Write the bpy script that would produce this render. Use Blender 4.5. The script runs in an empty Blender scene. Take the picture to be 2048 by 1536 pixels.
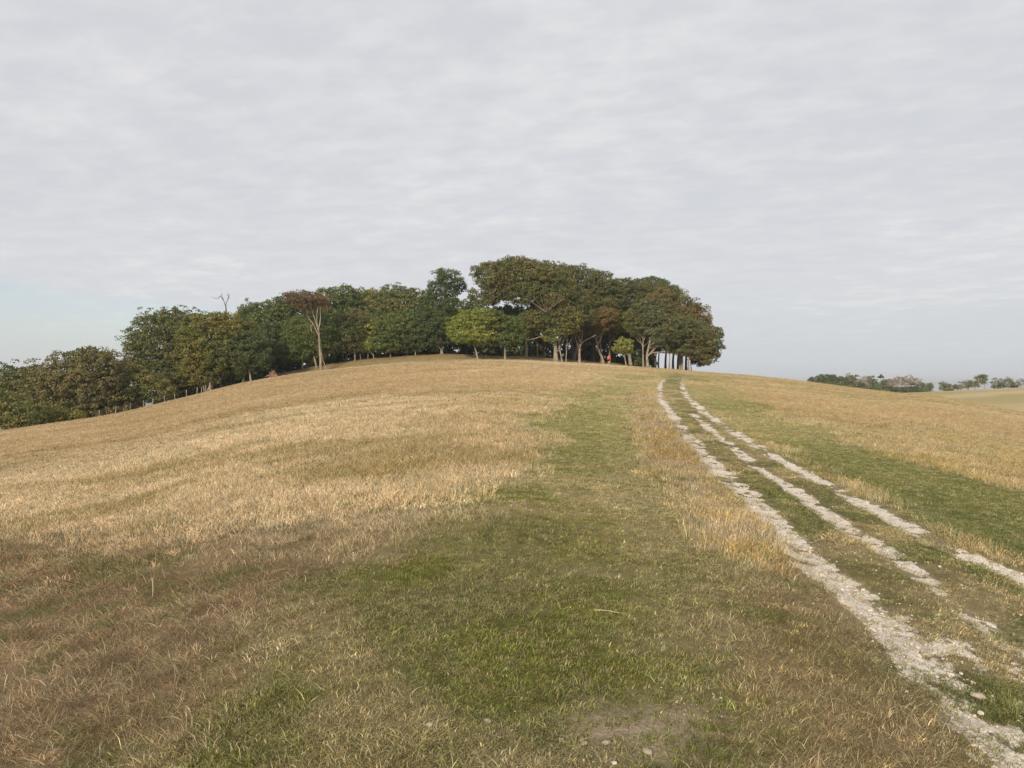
import bpy, bmesh, math, random
import numpy as np
from mathutils import Vector

# ------------------------------------------------------------------ camera, sky, sun, exposure
sc = bpy.context.scene
COL = sc.collection
EYE = 1.6
FPX = 1538.0            # focal length in photograph pixels (2048 wide)
cam_d = bpy.data.cameras.new('camera')
cam = bpy.data.objects.new('camera', cam_d); COL.objects.link(cam)
cam_d.sensor_fit = 'HORIZONTAL'; cam_d.sensor_width = 36.0
cam_d.lens = 36.0 * FPX / 2048.0
cam_d.clip_start = 0.05; cam_d.clip_end = 60000.0
cam.location = (0, 0, EYE)
cam.rotation_euler = (math.radians(90), 0, 0)
sc.camera = cam

SUN_EL = math.radians(21.0)
SUN_AZ = math.radians(180 + 20)      # clockwise from +Y: behind the camera and to its left
to_sun = Vector((math.sin(SUN_AZ) * math.cos(SUN_EL), math.cos(SUN_AZ) * math.cos(SUN_EL), math.sin(SUN_EL)))

world = bpy.data.worlds.new('World'); sc.world = world
world.use_nodes = True
wt = world.node_tree; wn = wt.nodes; wl = wt.links
wn.clear()

def N(tree, typ, **kw):
    n = tree.nodes.new(typ)
    for k, v in kw.items():
        setattr(n, k, v)
    return n

def sin_(tree, node, idx, val):
    """connect a socket or set a value"""
    s = node.inputs[idx]
    if isinstance(val, bpy.types.NodeSocket):
        tree.links.new(val, s)
    else:
        s.default_value = val

def math_(tree, op, a, b=0.0, c=None, clamp=False):
    n = N(tree, 'ShaderNodeMath', operation=op, use_clamp=clamp)
    sin_(tree, n, 0, a); sin_(tree, n, 1, b)
    if c is not None: sin_(tree, n, 2, c)
    return n.outputs[0]

def mixc(tree, f, a, b, blend='MIX'):
    n = N(tree, 'ShaderNodeMix', data_type='RGBA', blend_type=blend)
    sin_(tree, n, 0, f); sin_(tree, n, 6, a); sin_(tree, n, 7, b)
    return n.outputs[2]

def ramp(tree, f, lo, hi):
    n = N(tree, 'ShaderNodeMapRange', interpolation_type='SMOOTHSTEP')
    sin_(tree, n, 0, f); n.inputs[1].default_value = lo; n.inputs[2].default_value = hi
    return n.outputs[0]

def noise_(tree, vec, scale, detail=4.0, rough=0.55, dist=0.0):
    n = N(tree, 'ShaderNodeTexNoise')
    if vec is not None: tree.links.new(vec, n.inputs['Vector'])
    n.inputs['Scale'].default_value = scale; n.inputs['Detail'].default_value = detail
    n.inputs['Roughness'].default_value = rough; n.inputs['Distortion'].default_value = dist
    return n.outputs[0]

def comb(tree, x, y, z=0.0):
    n = N(tree, 'ShaderNodeCombineXYZ')
    sin_(tree, n, 0, x); sin_(tree, n, 1, y); sin_(tree, n, 2, z)
    return n.outputs[0]

def build_sky():
    t = wt
    tc = N(t, 'ShaderNodeTexCoord')
    sep = N(t, 'ShaderNodeSeparateXYZ'); wl.new(tc.outputs['Generated'], sep.inputs[0])
    zc = math_(t, 'ADD', math_(t, 'MAXIMUM', sep.outputs[2], 0.0), 0.08)
    X = math_(t, 'DIVIDE', sep.outputs[0], zc)
    Y = math_(t, 'DIVIDE', sep.outputs[1], zc)
    P = comb(t, X, Y)
    Pl = comb(t, math_(t, 'MULTIPLY', X, 0.95), math_(t, 'ADD', Y, math_(t, 'MULTIPLY', X, 0.15)))       # layers drawn out sideways
    big = noise_(t, Pl, 0.6, 3.0, 0.5, 0.3)
    fine = noise_(t, Pl, 4.6, 6.0, 0.6, 0.1)
    band = noise_(t, comb(t, math_(t, 'MULTIPLY', X, 0.5), math_(t, 'ADD', Y, math_(t, 'MULTIPLY', X, 0.25))), 11.0, 4.0, 0.55, 0.2)
    m = math_(t, 'ADD', math_(t, 'MULTIPLY', big, 0.38), math_(t, 'ADD', math_(t, 'MULTIPLY', fine, 0.42), math_(t, 'MULTIPLY', band, 0.20)))
    up = ramp(t, sep.outputs[2], 0.0, 0.36)
    m = math_(t, 'ADD', 0.5, math_(t, 'MULTIPLY', math_(t, 'SUBTRACT', m, 0.5), math_(t, 'ADD', 0.35, math_(t, 'MULTIPLY', up, 0.75))))
    lit = ramp(t, m, 0.40, 0.60)
    cloud = mixc(t, lit, (0.628, 0.640, 0.676, 1), (0.712, 0.713, 0.728, 1))
    glow = ramp(t, math_(t, 'MULTIPLY', fine, big), 0.27, 0.42)
    cloud = mixc(t, math_(t, 'MULTIPLY', glow, 0.35), cloud, (0.84, 0.82, 0.81, 1))
    # lower, greyer and cooler near the horizon
    low = ramp(t, sep.outputs[2], 0.16, 0.0)
    cloud = mixc(t, math_(t, 'MULTIPLY', low, 0.6), cloud, (0.565, 0.61, 0.64, 1))
    sky = N(t, 'ShaderNodeTexSky', sky_type='NISHITA')
    sky.sun_disc = False; sky.sun_elevation = SUN_EL; sky.sun_rotation = SUN_AZ
    sky.altitude = 230; sky.air_density = 1.0; sky.dust_density = 1.5; sky.ozone_density = 1.2
    bg_s = N(t, 'ShaderNodeBackground'); wl.new(sky.outputs[0], bg_s.inputs[0]); bg_s.inputs[1].default_value = 0.15
    bg_c = N(t, 'ShaderNodeBackground'); wl.new(cloud, bg_c.inputs[0]); bg_c.inputs[1].default_value = 1.05
    # the straight edge of the cloud deck, low on the left
    d = math_(t, 'ADD', math_(t, 'MULTIPLY', X, 0.793), math_(t, 'MULTIPLY', Y, -0.609))
    d = math_(t, 'ADD', d, 5.12)
    d = math_(t, 'ADD', d, math_(t, 'MULTIPLY', math_(t, 'SUBTRACT', big, 0.5), 1.2))
    cover = ramp(t, d, -0.45, 0.35)
    haze = ramp(t, sep.outputs[2], 0.075, 0.0)
    cover = math_(t, 'MAXIMUM', cover, math_(t, 'ADD', math_(t, 'MULTIPLY', haze, 0.3), 0.62))
    cover = math_(t, 'MULTIPLY', cover, 0.97)
    mx = N(t, 'ShaderNodeMixShader'); wl.new(cover, mx.inputs[0]); wl.new(bg_s.outputs[0], mx.inputs[1]); wl.new(bg_c.outputs[0], mx.inputs[2])
    out = N(t, 'ShaderNodeOutputWorld'); wl.new(mx.outputs[0], out.inputs[0])
build_sky()

sun_d = bpy.data.lights.new('sun', 'SUN'); sun_d.energy = 4.7; sun_d.angle = math.radians(4.0); sun_d.color = (1.0, 0.88, 0.72)
sun = bpy.data.objects.new('sun', sun_d); COL.objects.link(sun)
sun.rotation_euler = (-to_sun).to_track_quat('-Z', 'Y').to_euler()
sun.location = (-60, -60, 60)

sc.view_settings.view_transform = 'Standard'; sc.view_settings.look = 'None'
sc.view_settings.gamma = 1.0; sc.view_settings.use_curve_mapping = False
sc.view_settings.exposure = 0.0
sc.render.engine = 'CYCLES'
sc.cycles.max_bounces = 6; sc.cycles.diffuse_bounces = 3; sc.cycles.transmission_bounces = 3
sc.cycles.volume_bounces = 0

# ------------------------------------------------------------------ numeric helpers
rng = np.random.default_rng(7)

def sstep(a, b, x):
    t = np.clip((x - a) / (b - a), 0, 1)
    return t * t * (3 - 2 * t)

def hash2(ix, iy, seed):
    h = (ix.astype(np.int64) * 374761393 + iy.astype(np.int64) * 668265263 + seed * 974711) & 0x7fffffff
    h = ((h ^ (h >> 13)) * 1274126177) & 0x7fffffff
    return ((h ^ (h >> 16)) & 0xffff) / 65535.0

def vnoise(x, y, scale, seed=0):
    x = x / scale; y = y / scale
    ix = np.floor(x); iy = np.floor(y); fx = x - ix; fy = y - iy
    fx = fx * fx * (3 - 2 * fx); fy = fy * fy * (3 - 2 * fy)
    a = hash2(ix, iy, seed); b = hash2(ix + 1, iy, seed); c = hash2(ix, iy + 1, seed); d = hash2(ix + 1, iy + 1, seed)
    return (a * (1 - fx) + b * fx) * (1 - fy) + (c * (1 - fx) + d * fx) * fy

def fbm(x, y, scale, seed=0, octs=4):
    s = 0; w = 1.0; tot = 0
    for k in range(octs):
        s = s + w * vnoise(x, y, scale, seed + 17 * k); tot += w
        w *= 0.5; scale *= 0.5
    return s / tot

def lerp(a, b, t):
    return a + (b - a) * np.asarray(t)[..., None] if np.ndim(a) or np.ndim(b) else a + (b - a) * t

# ------------------------------------------------------------------ the shape of the down
# per bearing: the height of the brow of the hill as seen from the path, and its distance
BROW = [(-700, 905), (-300, 885), (0, 863), (100, 848), (200, 834), (262, 822), (330, 805), (400, 788), (450, 775), (500, 763), (550, 755),
        (600, 746), (640, 742), (700, 735), (800, 726), (900, 721), (960, 719.5), (1050, 721), (1110, 724), (1200, 728), (1250, 732),
        (1290, 735), (1350, 739), (1400, 744), (1500, 751), (1600, 762), (1700, 775), (1790, 786), (1860, 791), (1960, 808), (2048, 826), (2400, 870), (3000, 930)]
DIST = [(-700, 55), (-300, 62), (0, 76), (260, 98), (420, 112), (640, 122), (900, 119), (1050, 122), (1210, 139), (1300, 136), (1400, 126),
        (1600, 116), (1790, 108), (2048, 100), (2400, 90), (3000, 80)]
BANK = [(470, 780), (520, 756), (560, 746), (600, 737), (650, 728), (700, 722), (750, 717), (800, 712.5), (850, 710), (900, 707.5), (960, 711), (1000, 713),
        (1050, 712), (1100, 716.5), (1150, 720), (1200, 723), (1250, 728), (1290, 734.5), (1330, 741)]
RIDGE = [(1300, 900), (1500, 850), (1600, 822), (1700, 800), (1790, 786), (1900, 781.5), (2048, 775), (2400, 768), (3000, 775)]

_th = np.radians(np.arange(-180, 180.01, 0.25))
def _tab(tab, beyond, is_v):
    px = np.array([p for p, v in tab], float); v = np.array([v for p, v in tab], float)
    th = np.arctan2(px - 1024, FPX)
    val = (768 - v) / FPX * np.cos(th) if is_v else v / np.cos(th)
    a = [(-math.pi, beyond), (math.radians(-100), beyond)]; b = [(math.radians(100), beyond), (math.pi, beyond)]
    T = np.array([p[0] for p in a] + list(th) + [p[0] for p in b]); V = np.array([p[1] for p in a] + list(val) + [p[1] for p in b])
    y = np.interp(_th, T, V)
    k = np.exp(-0.5 * (np.arange(-8, 9) / 2.6) ** 2); k /= k.sum()
    return np.convolve(np.pad(y, 8, mode='wrap'), k, 'valid')
_E = _tab(BROW, -0.045, True); _R = _tab(DIST, 90.0, False)
_EB = _tab(BANK, -0.3, True); _EF = _tab(RIDGE, -0.05, True)
def tE(th): return np.interp(th, _th, _E)
def tR(th): return np.interp(th, _th, _R)
def px2th(px): return np.arctan2(np.asarray(px, float) - 1024, FPX)
_grove = np.interp(_th, np.radians([-25, -19, -16, 7, 10, 14]), [0, 0.2, 1, 1, 0.45, 0])
_bankw = np.interp(_th, px2th([470, 560, 640, 1230, 1290, 1335]), [0, .7, 1, 1, .7, 0])
_right = np.interp(_th, np.radians([8, 16]), [0, 1])

def height(x, y, micro=True):
    """height of the ground (world z) at x, y"""
    x = np.asarray(x, float); y = np.asarray(y, float)
    r = np.hypot(x, y); th = np.arctan2(x, y)
    e = tE(th); R = tR(th)
    f = 1 - sstep(0.08, 1.0, r / R)
    z = e * r - EYE * f
    d = np.maximum(r - R, 0)
    gr = np.interp(th, _th, _grove)
    dg = np.maximum(d - 75, 0)
    drop_g = 0.0007 * np.minimum(d, 75) ** 2 + 0.105 * (dg) + 0.30 * (np.sqrt(dg ** 2 + 60 ** 2) - 60)
    drop_o = 0.30 * (np.sqrt(d ** 2 + 45.0 ** 2) - 45.0)
    drop = drop_g * gr + drop_o * (1 - gr)
    z = z - drop
    plain = -115.0 + 6 * vnoise(x, y, 900.0, 5)
    k = 12.0
    z = np.where(d > 0, np.logaddexp(np.clip((z - plain) / k, -40, 60), 0) * k + plain, z)
    # the far field across the little valley on the right
    ef = np.interp(th, _th, _EF); rt = np.interp(th, _th, _right)
    q = r - 335.0
    zr = ef * r - 0.33 * (np.sqrt(q ** 2 + 330.0 ** 2) - 330.0) - (1 - rt) * 60
    zr = np.where(r > 335, ef * 335 - 0.30 * (np.sqrt(q ** 2 + 90.0 ** 2) - 90.0) - (1 - rt) * 60, zr)
    k2 = 1.2
    z = np.where(d > 8, np.logaddexp(np.clip((z - zr) / k2, -60, 1e6), 0) * k2 + zr, z)
    # ring bank round the trees
    bw = np.interp(th, _th, _bankw)
    rb = R + 10.0
    zb0 = e * rb - 0.0007 * 100
    amp = (np.interp(th, _th, _EB) * rb - zb0) * bw
    amp = np.clip(amp, 0, 3)
    s = r - rb
    prof = np.where(s < 0, sstep(-7.5, 0, s), 0.45 + 0.55 * (1 - sstep(0, 7, s))) * (1 - sstep(30, 70, s))
    z = z + amp * prof
    z = z + EYE
    if micro:
        z = z + 0.05 * (fbm(x, y, 1.6, 3, 3) - 0.5) * sstep(0.5, 2, r) + 0.10 * (vnoise(x, y, 9.0, 4) - 0.5) * sstep(3, 8, r) * (1 - sstep(0.75, 0.95, r / R))
    return z

_rs = np.exp(np.linspace(math.log(1.2), math.log(420), 1400))
def ground_at(px, py):
    """where the line of sight through a photograph pixel meets the ground"""
    th = float(px2th(px))
    xs = _rs * math.sin(th); ys = _rs * math.cos(th)
    tan = (height(xs, ys, False) - EYE) / ys
    want = (768 - py) / FPX
    hit = np.nonzero(tan >= want)[0]
    i = hit[0] if len(hit) else int(np.argmax(tan[:1150]))
    r = _rs[i]
    return (r * math.sin(th), r * math.cos(th))

def at(px, py, Y):
    return Vector(((px - 1024) / FPX * Y, Y, (768 - py) / FPX * Y + EYE))

def brow_depth(px):
    th = float(px2th(px)); return float(tR(th) * math.cos(th))

def poly_world(pts):
    return np.array([ground_at(*p) for p in pts])

def seg_dist(x, y, line):
    best = np.full(np.shape(x), 1e9); along = np.zeros(np.shape(x)); acc = 0.0
    for (ax, ay), (bx, by) in zip(line[:-1], line[1:]):
        dx, dy = bx - ax, by - ay; L2 = dx * dx + dy * dy + 1e-9
        t = np.clip(((x - ax) * dx + (y - ay) * dy) / L2, 0, 1)
        d = np.hypot(x - ax - t * dx, y - ay - t * dy)
        m = d < best
        best = np.where(m, d, best); along = np.where(m, acc + t * math.sqrt(L2), along)
        acc += math.sqrt(L2)
    return best, along

def poly_sd(x, y, poly):
    """signed distance, positive inside"""
    n = len(poly); ins = np.zeros(np.shape(x), bool); best = np.full(np.shape(x), 1e9)
    for i in range(n):
        ax, ay = poly[i]; bx, by = poly[(i + 1) % n]
        dx, dy = bx - ax, by - ay; L2 = dx * dx + dy * dy + 1e-9
        t = np.clip(((x - ax) * dx + (y - ay) * dy) / L2, 0, 1)
        best = np.minimum(best, np.hypot(x - ax - t * dx, y - ay - t * dy))
        c = ((ay > y) != (by > y))
        xi = ax + (y - ay) * dx / (dy if abs(dy) > 1e-9 else 1e-9)
        ins ^= c & (x < xi)
    return np.where(ins, best, -best)

RUT_L = [(1352, 747), (1332, 755), (1322, 765), (1317, 785), (1325, 805), (1345, 830), (1365, 858), (1388, 888), (1428, 930), (1455, 958), (1508, 1000), (1550, 1042), (1595, 1091),
         (1644, 1136), (1690, 1166), (1730, 1200), (1768, 1237), (1819, 1290), (1864, 1337), (1906, 1386), (1951, 1440), (2000, 1489), (2040, 1536), (2100, 1620)]
RUT_R = [(1368, 752), (1365, 762), (1365, 776), (1376, 797), (1397, 815), (1422, 833), (1455, 855), (1488, 876), (1517, 896), (1552, 914), (1586, 931), (1630, 955), (1680, 980), (1728, 1005),
         (1784, 1034), (1836, 1063), (1889, 1088), (1944, 1110), (2011, 1140), (2060, 1164), (2300, 1290)]
RUT_M = [(1384, 825), (1402, 840), (1423, 860), (1451, 882), (1475, 897), (1498, 917), (1519, 935), (1547, 951), (1582, 973), (1623, 1003), (1665, 1031), (1700, 1051), (1738, 1078),
         (1784, 1103), (1829, 1136), (1868, 1160), (1906, 1192), (1951, 1223), (2011, 1260), (2080, 1300), (2250, 1400)]
def onward(W, d=9.0):
    v = W[-1] - W[-3]; return np.concatenate([W, [W[-1] + v / np.hypot(*v) * d]])
W_L, W_R, W_M = onward(poly_world(RUT_L)), onward(poly_world(RUT_R)), onward(poly_world(RUT_M))
P_GREEN = poly_world([(1262, 752), (1200, 768), (1150, 795), (1105, 835), (1065, 885), (1020, 930), (965, 985), (900, 1045), (810, 1100), (670, 1160), (590, 1230), (540, 1300), (500, 1400), (430, 1480),
                      (380, 1560), (900, 1700), (1420, 1600), (1440, 1400), (1450, 1250), (1440, 1150), (1395, 1060), (1350, 985), (1312, 930), (1296, 880), (1290, 840), (1294, 800), (1304, 768), (1316, 756)])
P_VERGE = poly_world([(1388, 750), (1412, 757), (1470, 800), (1560, 838), (1680, 880), (1820, 930), (1960, 972), (2048, 1000), (2500, 1135), (3200, 1340), (3200, 1700), (2500, 1350), (2048, 1120), (1950, 1075), (1850, 1025), (1750, 975),
                      (1650, 930), (1560, 890), (1480, 850), (1420, 812), (1388, 778)])
P_STRIP = poly_world([(1296, 790), (1292, 850), (1310, 900), (1335, 950), (1385, 1010), (1450, 1080), (1530, 1150), (1580, 1140), (1515, 1080), (1455, 1015), (1412, 965), (1370, 912), (1330, 858), (1306, 815), (1300, 782)])
P_OLIVE = poly_world([(1400, 1190), (1560, 1150), (1690, 1200), (1790, 1300), (1910, 1440), (2000, 1560), (1330, 1600), (1370, 1400)])
P_BROWN = poly_world([(-400, 1040), (300, 1058), (620, 1085), (760, 1110), (700, 1180), (575, 1240), (520, 1350), (450, 1450), (350, 1600), (-500, 1600)])
P_SOIL = poly_world([(820, 1440), (940, 1390), (1100, 1410), (1260, 1380), (1420, 1400), (1500, 1470), (1480, 1580), (800, 1580)])
P_TRACK = np.concatenate([W_L, W_R[::-1]])

C = lambda *v: np.array(v, float)
TAN1, TAN2 = C(.505, .415, .262), C(.62, .525, .36)
OLIVE, BROWN1, BROWN2 = C(.32, .265, .125), C(.25, .180, .102), C(.45, .34, .205)
GREEN1, GREEN2 = C(.12, .155, .036), C(.215, .225, .062)
STRIPC = C(.475, .40, .265)
CHALK, SOIL = C(.62, .55, .46), C(.36, .285, .215)

def rut_width(along, r, seed):
    return 0.09 + 0.09 * vnoise(along, along * 0 + seed, 1.1, seed)

def cover(x, y, dither=None):
    r = np.hypot(x, y); th = np.arctan2(x, y); R = tR(th)
    soft = (0.12 + 0.024 * r) * (2.0 if dither is not None else 1.3)
    wa = (fbm(x, y, 1.3, 31, 3) - 0.5) * 2.0; wb = (fbm(x, y, 5.0, 37, 3) - 0.5) * 2.0
    w = (0.12 + 0.024 * r) * (1.6 * wa + 2.0 * wb)
    def m(P, s=1.0): return sstep(-s, s, (poly_sd(x, y, P) + w) / soft)
    w0 = w; w = w0 + .45 * soft; g = m(P_GREEN, 1.7); w = w0 + .4 * soft; v = m(P_VERGE, 1.4); w = w0; st = m(P_STRIP, .8); ol = m(P_OLIVE, 1.6); b = m(P_BROWN, 3.2); so = m(P_SOIL, 1.2)
    tr = sstep(-.5, .3, poly_sd(x, y, P_TRACK) + .25 * wa)
    if dither is not None:                      # plant by plant instead of a blend
        def dd(m, k): return sstep(-.06, .06, m - (.12 + .76 * np.clip(.72 * dither.uniform(0, 1, len(x)) + .5 * (.6 * vnoise(x, y, .14, 160 + k) + .4 * vnoise(x, y, .6, 170 + k)) - .1, 0, 1)))
        g, v, st, ol, b = dd(g, 1), dd(v, 2), dd(st, 3), dd(ol, 4), dd(b, 5)
    n1 = fbm(x, y, 7.0, 41, 4); n2 = fbm(x, y, .75, 43, 4); n3 = fbm(x, y, 0.22, 47, 3)
    nss = .5 * fbm(x * 0.35, y * 1.1, 4.0, 53, 4) + .5 * fbm(x * .5, y, 1.1, 54, 3); ns = nss
    big = fbm(x * 0.5, y, 22.0, 57, 3)
    c = lerp(TAN1, TAN2, sstep(.3, .7, n1 * .6 + n3 * .4))
    onr = sstep(.12, .2, th)
    c = lerp(c, C(.43, .365, .205), .65 * onr)
    c = lerp(c, OLIVE, .62 * sstep(.50, .68, ns) + .25 * sstep(.5, .65, n2))
    c = lerp(c, C(.44, .33, .19), .5 * sstep(.5, .62, big))
    yel = sstep(.58, .72, fbm(x, y, 4.0, 61, 3)) * (1 - sstep(.12, .5, r / R)) * sstep(-3, 2, x + .05 * y)
    c = lerp(c, C(.42, .34, .12), .45 * yel)
    bc = lerp(BROWN1, BROWN2, sstep(.3, .7, n2 * .5 + n3 * .5))
    bc = lerp(bc, C(.19, .195, .075), .75 * sstep(.57, .68, fbm(x, y, .28, 67, 3)) * sstep(.4, .55, fbm(x, y, .9, 68, 2)))
    c = lerp(c, bc, b)
    oc = lerp(OLIVE * .9, C(.37, .29, .16), sstep(.4, .62, n2)); oc = lerp(oc, GREEN1 * 1.1, .6 * sstep(.5, .66, fbm(x, y, .4, 71, 3)))
    c = lerp(c, oc, ol)
    gc = lerp(GREEN1, GREEN2, sstep(.35, .68, n1 * .3 + n2 * .5 + n3 * .2))
    gc = lerp(gc, C(.44, .36, .19), .75 * sstep(.54, .68, .4 * fbm(x, y, 2.1, 73, 4) + .6 * fbm(x, y, .6, 74, 3)))
    lightband = sstep(-.1, .5, np.minimum(x - .10 * y - .02, .30 * y + .6 - x)) * sstep(3.2, 5, y)
    gc = lerp(gc, C(.42, .37, .19), .5 * lightband)
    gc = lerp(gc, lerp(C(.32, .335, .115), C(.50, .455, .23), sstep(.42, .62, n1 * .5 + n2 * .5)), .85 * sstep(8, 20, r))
    c = lerp(c, gc, g * (.75 + .25 * sstep(.4, .6, n2)))
    vc = lerp(C(.16, .19, .065), C(.29, .265, .11), sstep(.38, .62, n1 * .6 + n2 * .4))
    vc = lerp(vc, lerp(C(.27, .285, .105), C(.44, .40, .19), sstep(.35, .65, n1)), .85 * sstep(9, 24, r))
    c = lerp(c, vc, v * .92)
    tc = lerp(C(.28, .26, .115), C(.46, .385, .21), sstep(.35, .65, n2)); tc = lerp(tc, C(.17, .20, .068), .75 * sstep(.54, .66, fbm(x, y, .8, 79, 3)))
    c = lerp(c, tc, tr)
    c = lerp(c, lerp(STRIPC, C(.46, .36, .17), sstep(.5, .65, n2)), st)
    # the bank and the floor under the trees
    dep = r - R
    bk = sstep(2, 5, dep) * np.interp(th, _th, _bankw)
    c = lerp(c, lerp(C(.36, .265, .15), C(.29, .24, .11), n2), bk)
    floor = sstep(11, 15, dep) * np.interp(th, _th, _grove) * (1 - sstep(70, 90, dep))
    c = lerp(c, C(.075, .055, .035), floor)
    far = sstep(12, 60, dep) * (1 - np.interp(th, _th, _grove))
    rightside = np.interp(th, _th, _right)
    fc = lerp(C(.16, .17, .07), lerp(C(.52, .43, .25), C(.40, .34, .17), sstep(.35, .65, fbm(x * .5, y, 14, 83, 4))), rightside)
    c = lerp(c, fc, far)
    # bare chalk of the wheel ruts
    ch = np.zeros_like(r); dmin = np.full_like(r, 9.0)
    for k, (line, lo) in enumerate(((W_L, .02), (W_R, .02), (W_M, .06))):
        d, al = seg_dist(x, y, line)
        d = d + .10 * (fbm(x, y, .5, 90 + k, 3) - .5) * 2
        hw = rut_width(al, r, 5 + k) * (1.0 if k != 2 else .8) * (1 + .003 * r)
        fade = 1 - sstep(.34, .62, r / R) * .75
        if k == 2: fade = fade * (.8 + .2 * sstep(5.0, 8.0, r))
        brk = .55 * fbm(x, y, .8, 97 + k, 3) + .45 * fbm(x, y, .13, 197 + k, 3)
        ch = np.maximum(ch, (1 - sstep(hw * .35, hw * 2.2, d)) * fade * np.maximum(.22 + .78 * sstep(.40, .55, brk), (.62 + .3 * (brk - .4) * 4) * (1 - sstep(5.5, 8, r)) if k == 0 else 0))
        dmin = np.minimum(dmin, d)
    # stony spill between the ruts close to the path's near end
    spill = np.clip(tr * 1.2, 0, 1) * (1 - sstep(4.8, 8, r)) * sstep(.46, .60, .4 * fbm(x, y, .55, 101, 3) + .6 * fbm(x, y, .1, 103, 3)) * .72
    ch = np.maximum(ch, spill)
    return dict(r=r, R=R, col=c, green=g, verge=v, strip=st, olive=ol, brown=b, soil=so, track=tr, chalk=ch, dep=dep, floor=floor, dmin=dmin, bank=bk)

# ------------------------------------------------------------------ materials
def new_mat(name):
    m = bpy.data.materials.new(name); m.use_nodes = True
    m.node_tree.nodes.clear(); return m

def attr(t, name, kind='GEOMETRY'):
    n = N(t, 'ShaderNodeAttribute', attribute_name=name, attribute_type=kind); return n

def finish(t, shader, disp=None):
    o = N(t, 'ShaderNodeOutputMaterial'); t.links.new(shader, o.inputs[0])

def bsdf(t, col, rough=.9, spec=.15, normal=None):
    b = N(t, 'ShaderNodeBsdfPrincipled')
    sin_(t, b, 'Base Color', col); sin_(t, b, 'Roughness', rough); b.inputs['Specular IOR Level'].default_value = spec
    if normal is not None: t.links.new(normal, b.inputs['Normal'])
    return b.outputs[0]

def bump(t, h, strength=.5, dist=.05):
    n = N(t, 'ShaderNodeBump'); n.inputs['Strength'].default_value = strength; n.inputs['Distance'].default_value = dist
    t.links.new(h, n.inputs['Height']); return n.outputs[0]

def ground_mat():
    m = new_mat('dry_downland'); t = m.node_tree
    geo = N(t, 'ShaderNodeNewGeometry'); pos = geo.outputs['Position']
    a = attr(t, 'tint').outputs['Color']
    n1 = noise_(t, pos, 38.0, 4, .65); n2 = noise_(t, pos, 7.0, 5, .6)
    st = N(t, 'ShaderNodeMapping'); st.inputs['Scale'].default_value = (.35, 1.2, 1.0); t.links.new(pos, st.inputs[0])
    n3 = noise_(t, st.outputs[0], 1.3, 5, .65)
    v = math_(t, 'ADD', math_(t, 'MULTIPLY', n1, .9), math_(t, 'ADD', math_(t, 'MULTIPLY', n2, .5), math_(t, 'MULTIPLY', n3, .5)))
    v = ramp(t, v, .55, 1.35)
    col = mixc(t, v, mixc(t, 1.0, a, (.55, .52, .50, 1), 'MULTIPLY'), mixc(t, 1.0, a, (1.22, 1.2, 1.15, 1), 'MULTIPLY'))
    finish(t, bsdf(t, col, .95, .05, bump(t, n1, .6, .03)))
    return m

def chalk_mat():
    m = new_mat('chalk'); t = m.node_tree
    geo = N(t, 'ShaderNodeNewGeometry'); pos = geo.outputs['Position']
    n1 = noise_(t, pos, 55.0, 4, .7); n2 = noise_(t, pos, 6.0, 4, .6)
    col = mixc(t, ramp(t, n1, .30, .60), (.37, .305, .23, 1), (.80, .725, .625, 1))
    col = mixc(t, math_(t, 'MULTIPLY', ramp(t, n2, .48, .66), .55), col, (.36, .30, .21, 1))
    finish(t, bsdf(t, col, .95, .1, bump(t, n1, .7, .02)))
    return m

def blade_mat(name, trans=.3):
    m = new_mat(name); t = m.node_tree
    tint = attr(t, 'tint', 'INSTANCER').outputs['Color']
    sh = attr(t, 'shade').outputs['Color']
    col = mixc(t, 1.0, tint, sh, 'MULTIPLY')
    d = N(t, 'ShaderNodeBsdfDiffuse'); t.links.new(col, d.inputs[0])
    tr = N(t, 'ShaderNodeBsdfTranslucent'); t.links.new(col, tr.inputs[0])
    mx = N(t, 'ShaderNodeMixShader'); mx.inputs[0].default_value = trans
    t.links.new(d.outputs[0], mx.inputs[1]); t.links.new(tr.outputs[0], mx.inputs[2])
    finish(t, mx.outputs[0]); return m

def leaf_mat():
    m = new_mat('leaves'); t = m.node_tree
    col = attr(t, 'leaf_colour').outputs['Color']
    p = bsdf(t, col, .62, .25)
    tr = N(t, 'ShaderNodeBsdfTranslucent'); t.links.new(mixc(t, 1.0, col, (1.1, 1.25, .6, 1), 'MULTIPLY'), tr.inputs[0])
    mx = N(t, 'ShaderNodeMixShader'); mx.inputs[0].default_value = .22
    t.links.new(p, mx.inputs[1]); t.links.new(tr.outputs[0], mx.inputs[2])
    finish(t, mx.outputs[0]); return m

def bark_mat(name, c1, c2):
    m = new_mat(name); t = m.node_tree
    geo = N(t, 'ShaderNodeNewGeometry')
    mp = N(t, 'ShaderNodeMapping'); mp.inputs['Scale'].default_value = (3, 3, .8); t.links.new(geo.outputs['Position'], mp.inputs[0])
    n = noise_(t, mp.outputs[0], 2.2, 5, .65); n2 = noise_(t, geo.outputs['Position'], .9, 3, .6)
    col = mixc(t, ramp(t, n, .35, .65), (*c1, 1), (*c2, 1))
    col = mixc(t, math_(t, 'MULTIPLY', ramp(t, n2, .5, .68), .5), col, (.12, .125, .07, 1))
    finish(t, bsdf(t, col, .9, .1, bump(t, n, .8, .05))); return m

def plain_mat(name, c, rough=.85, var=.35, scale=12.0):
    m = new_mat(name); t = m.node_tree
    geo = N(t, 'ShaderNodeNewGeometry')
    n = noise_(t, geo.outputs['Position'], scale, 4, .6)
    col = mixc(t, n, tuple(v * (1 - var) for v in c) + (1,), tuple(min(1, v * (1 + var)) for v in c) + (1,))
    finish(t, bsdf(t, col, rough, .2)); return m

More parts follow.
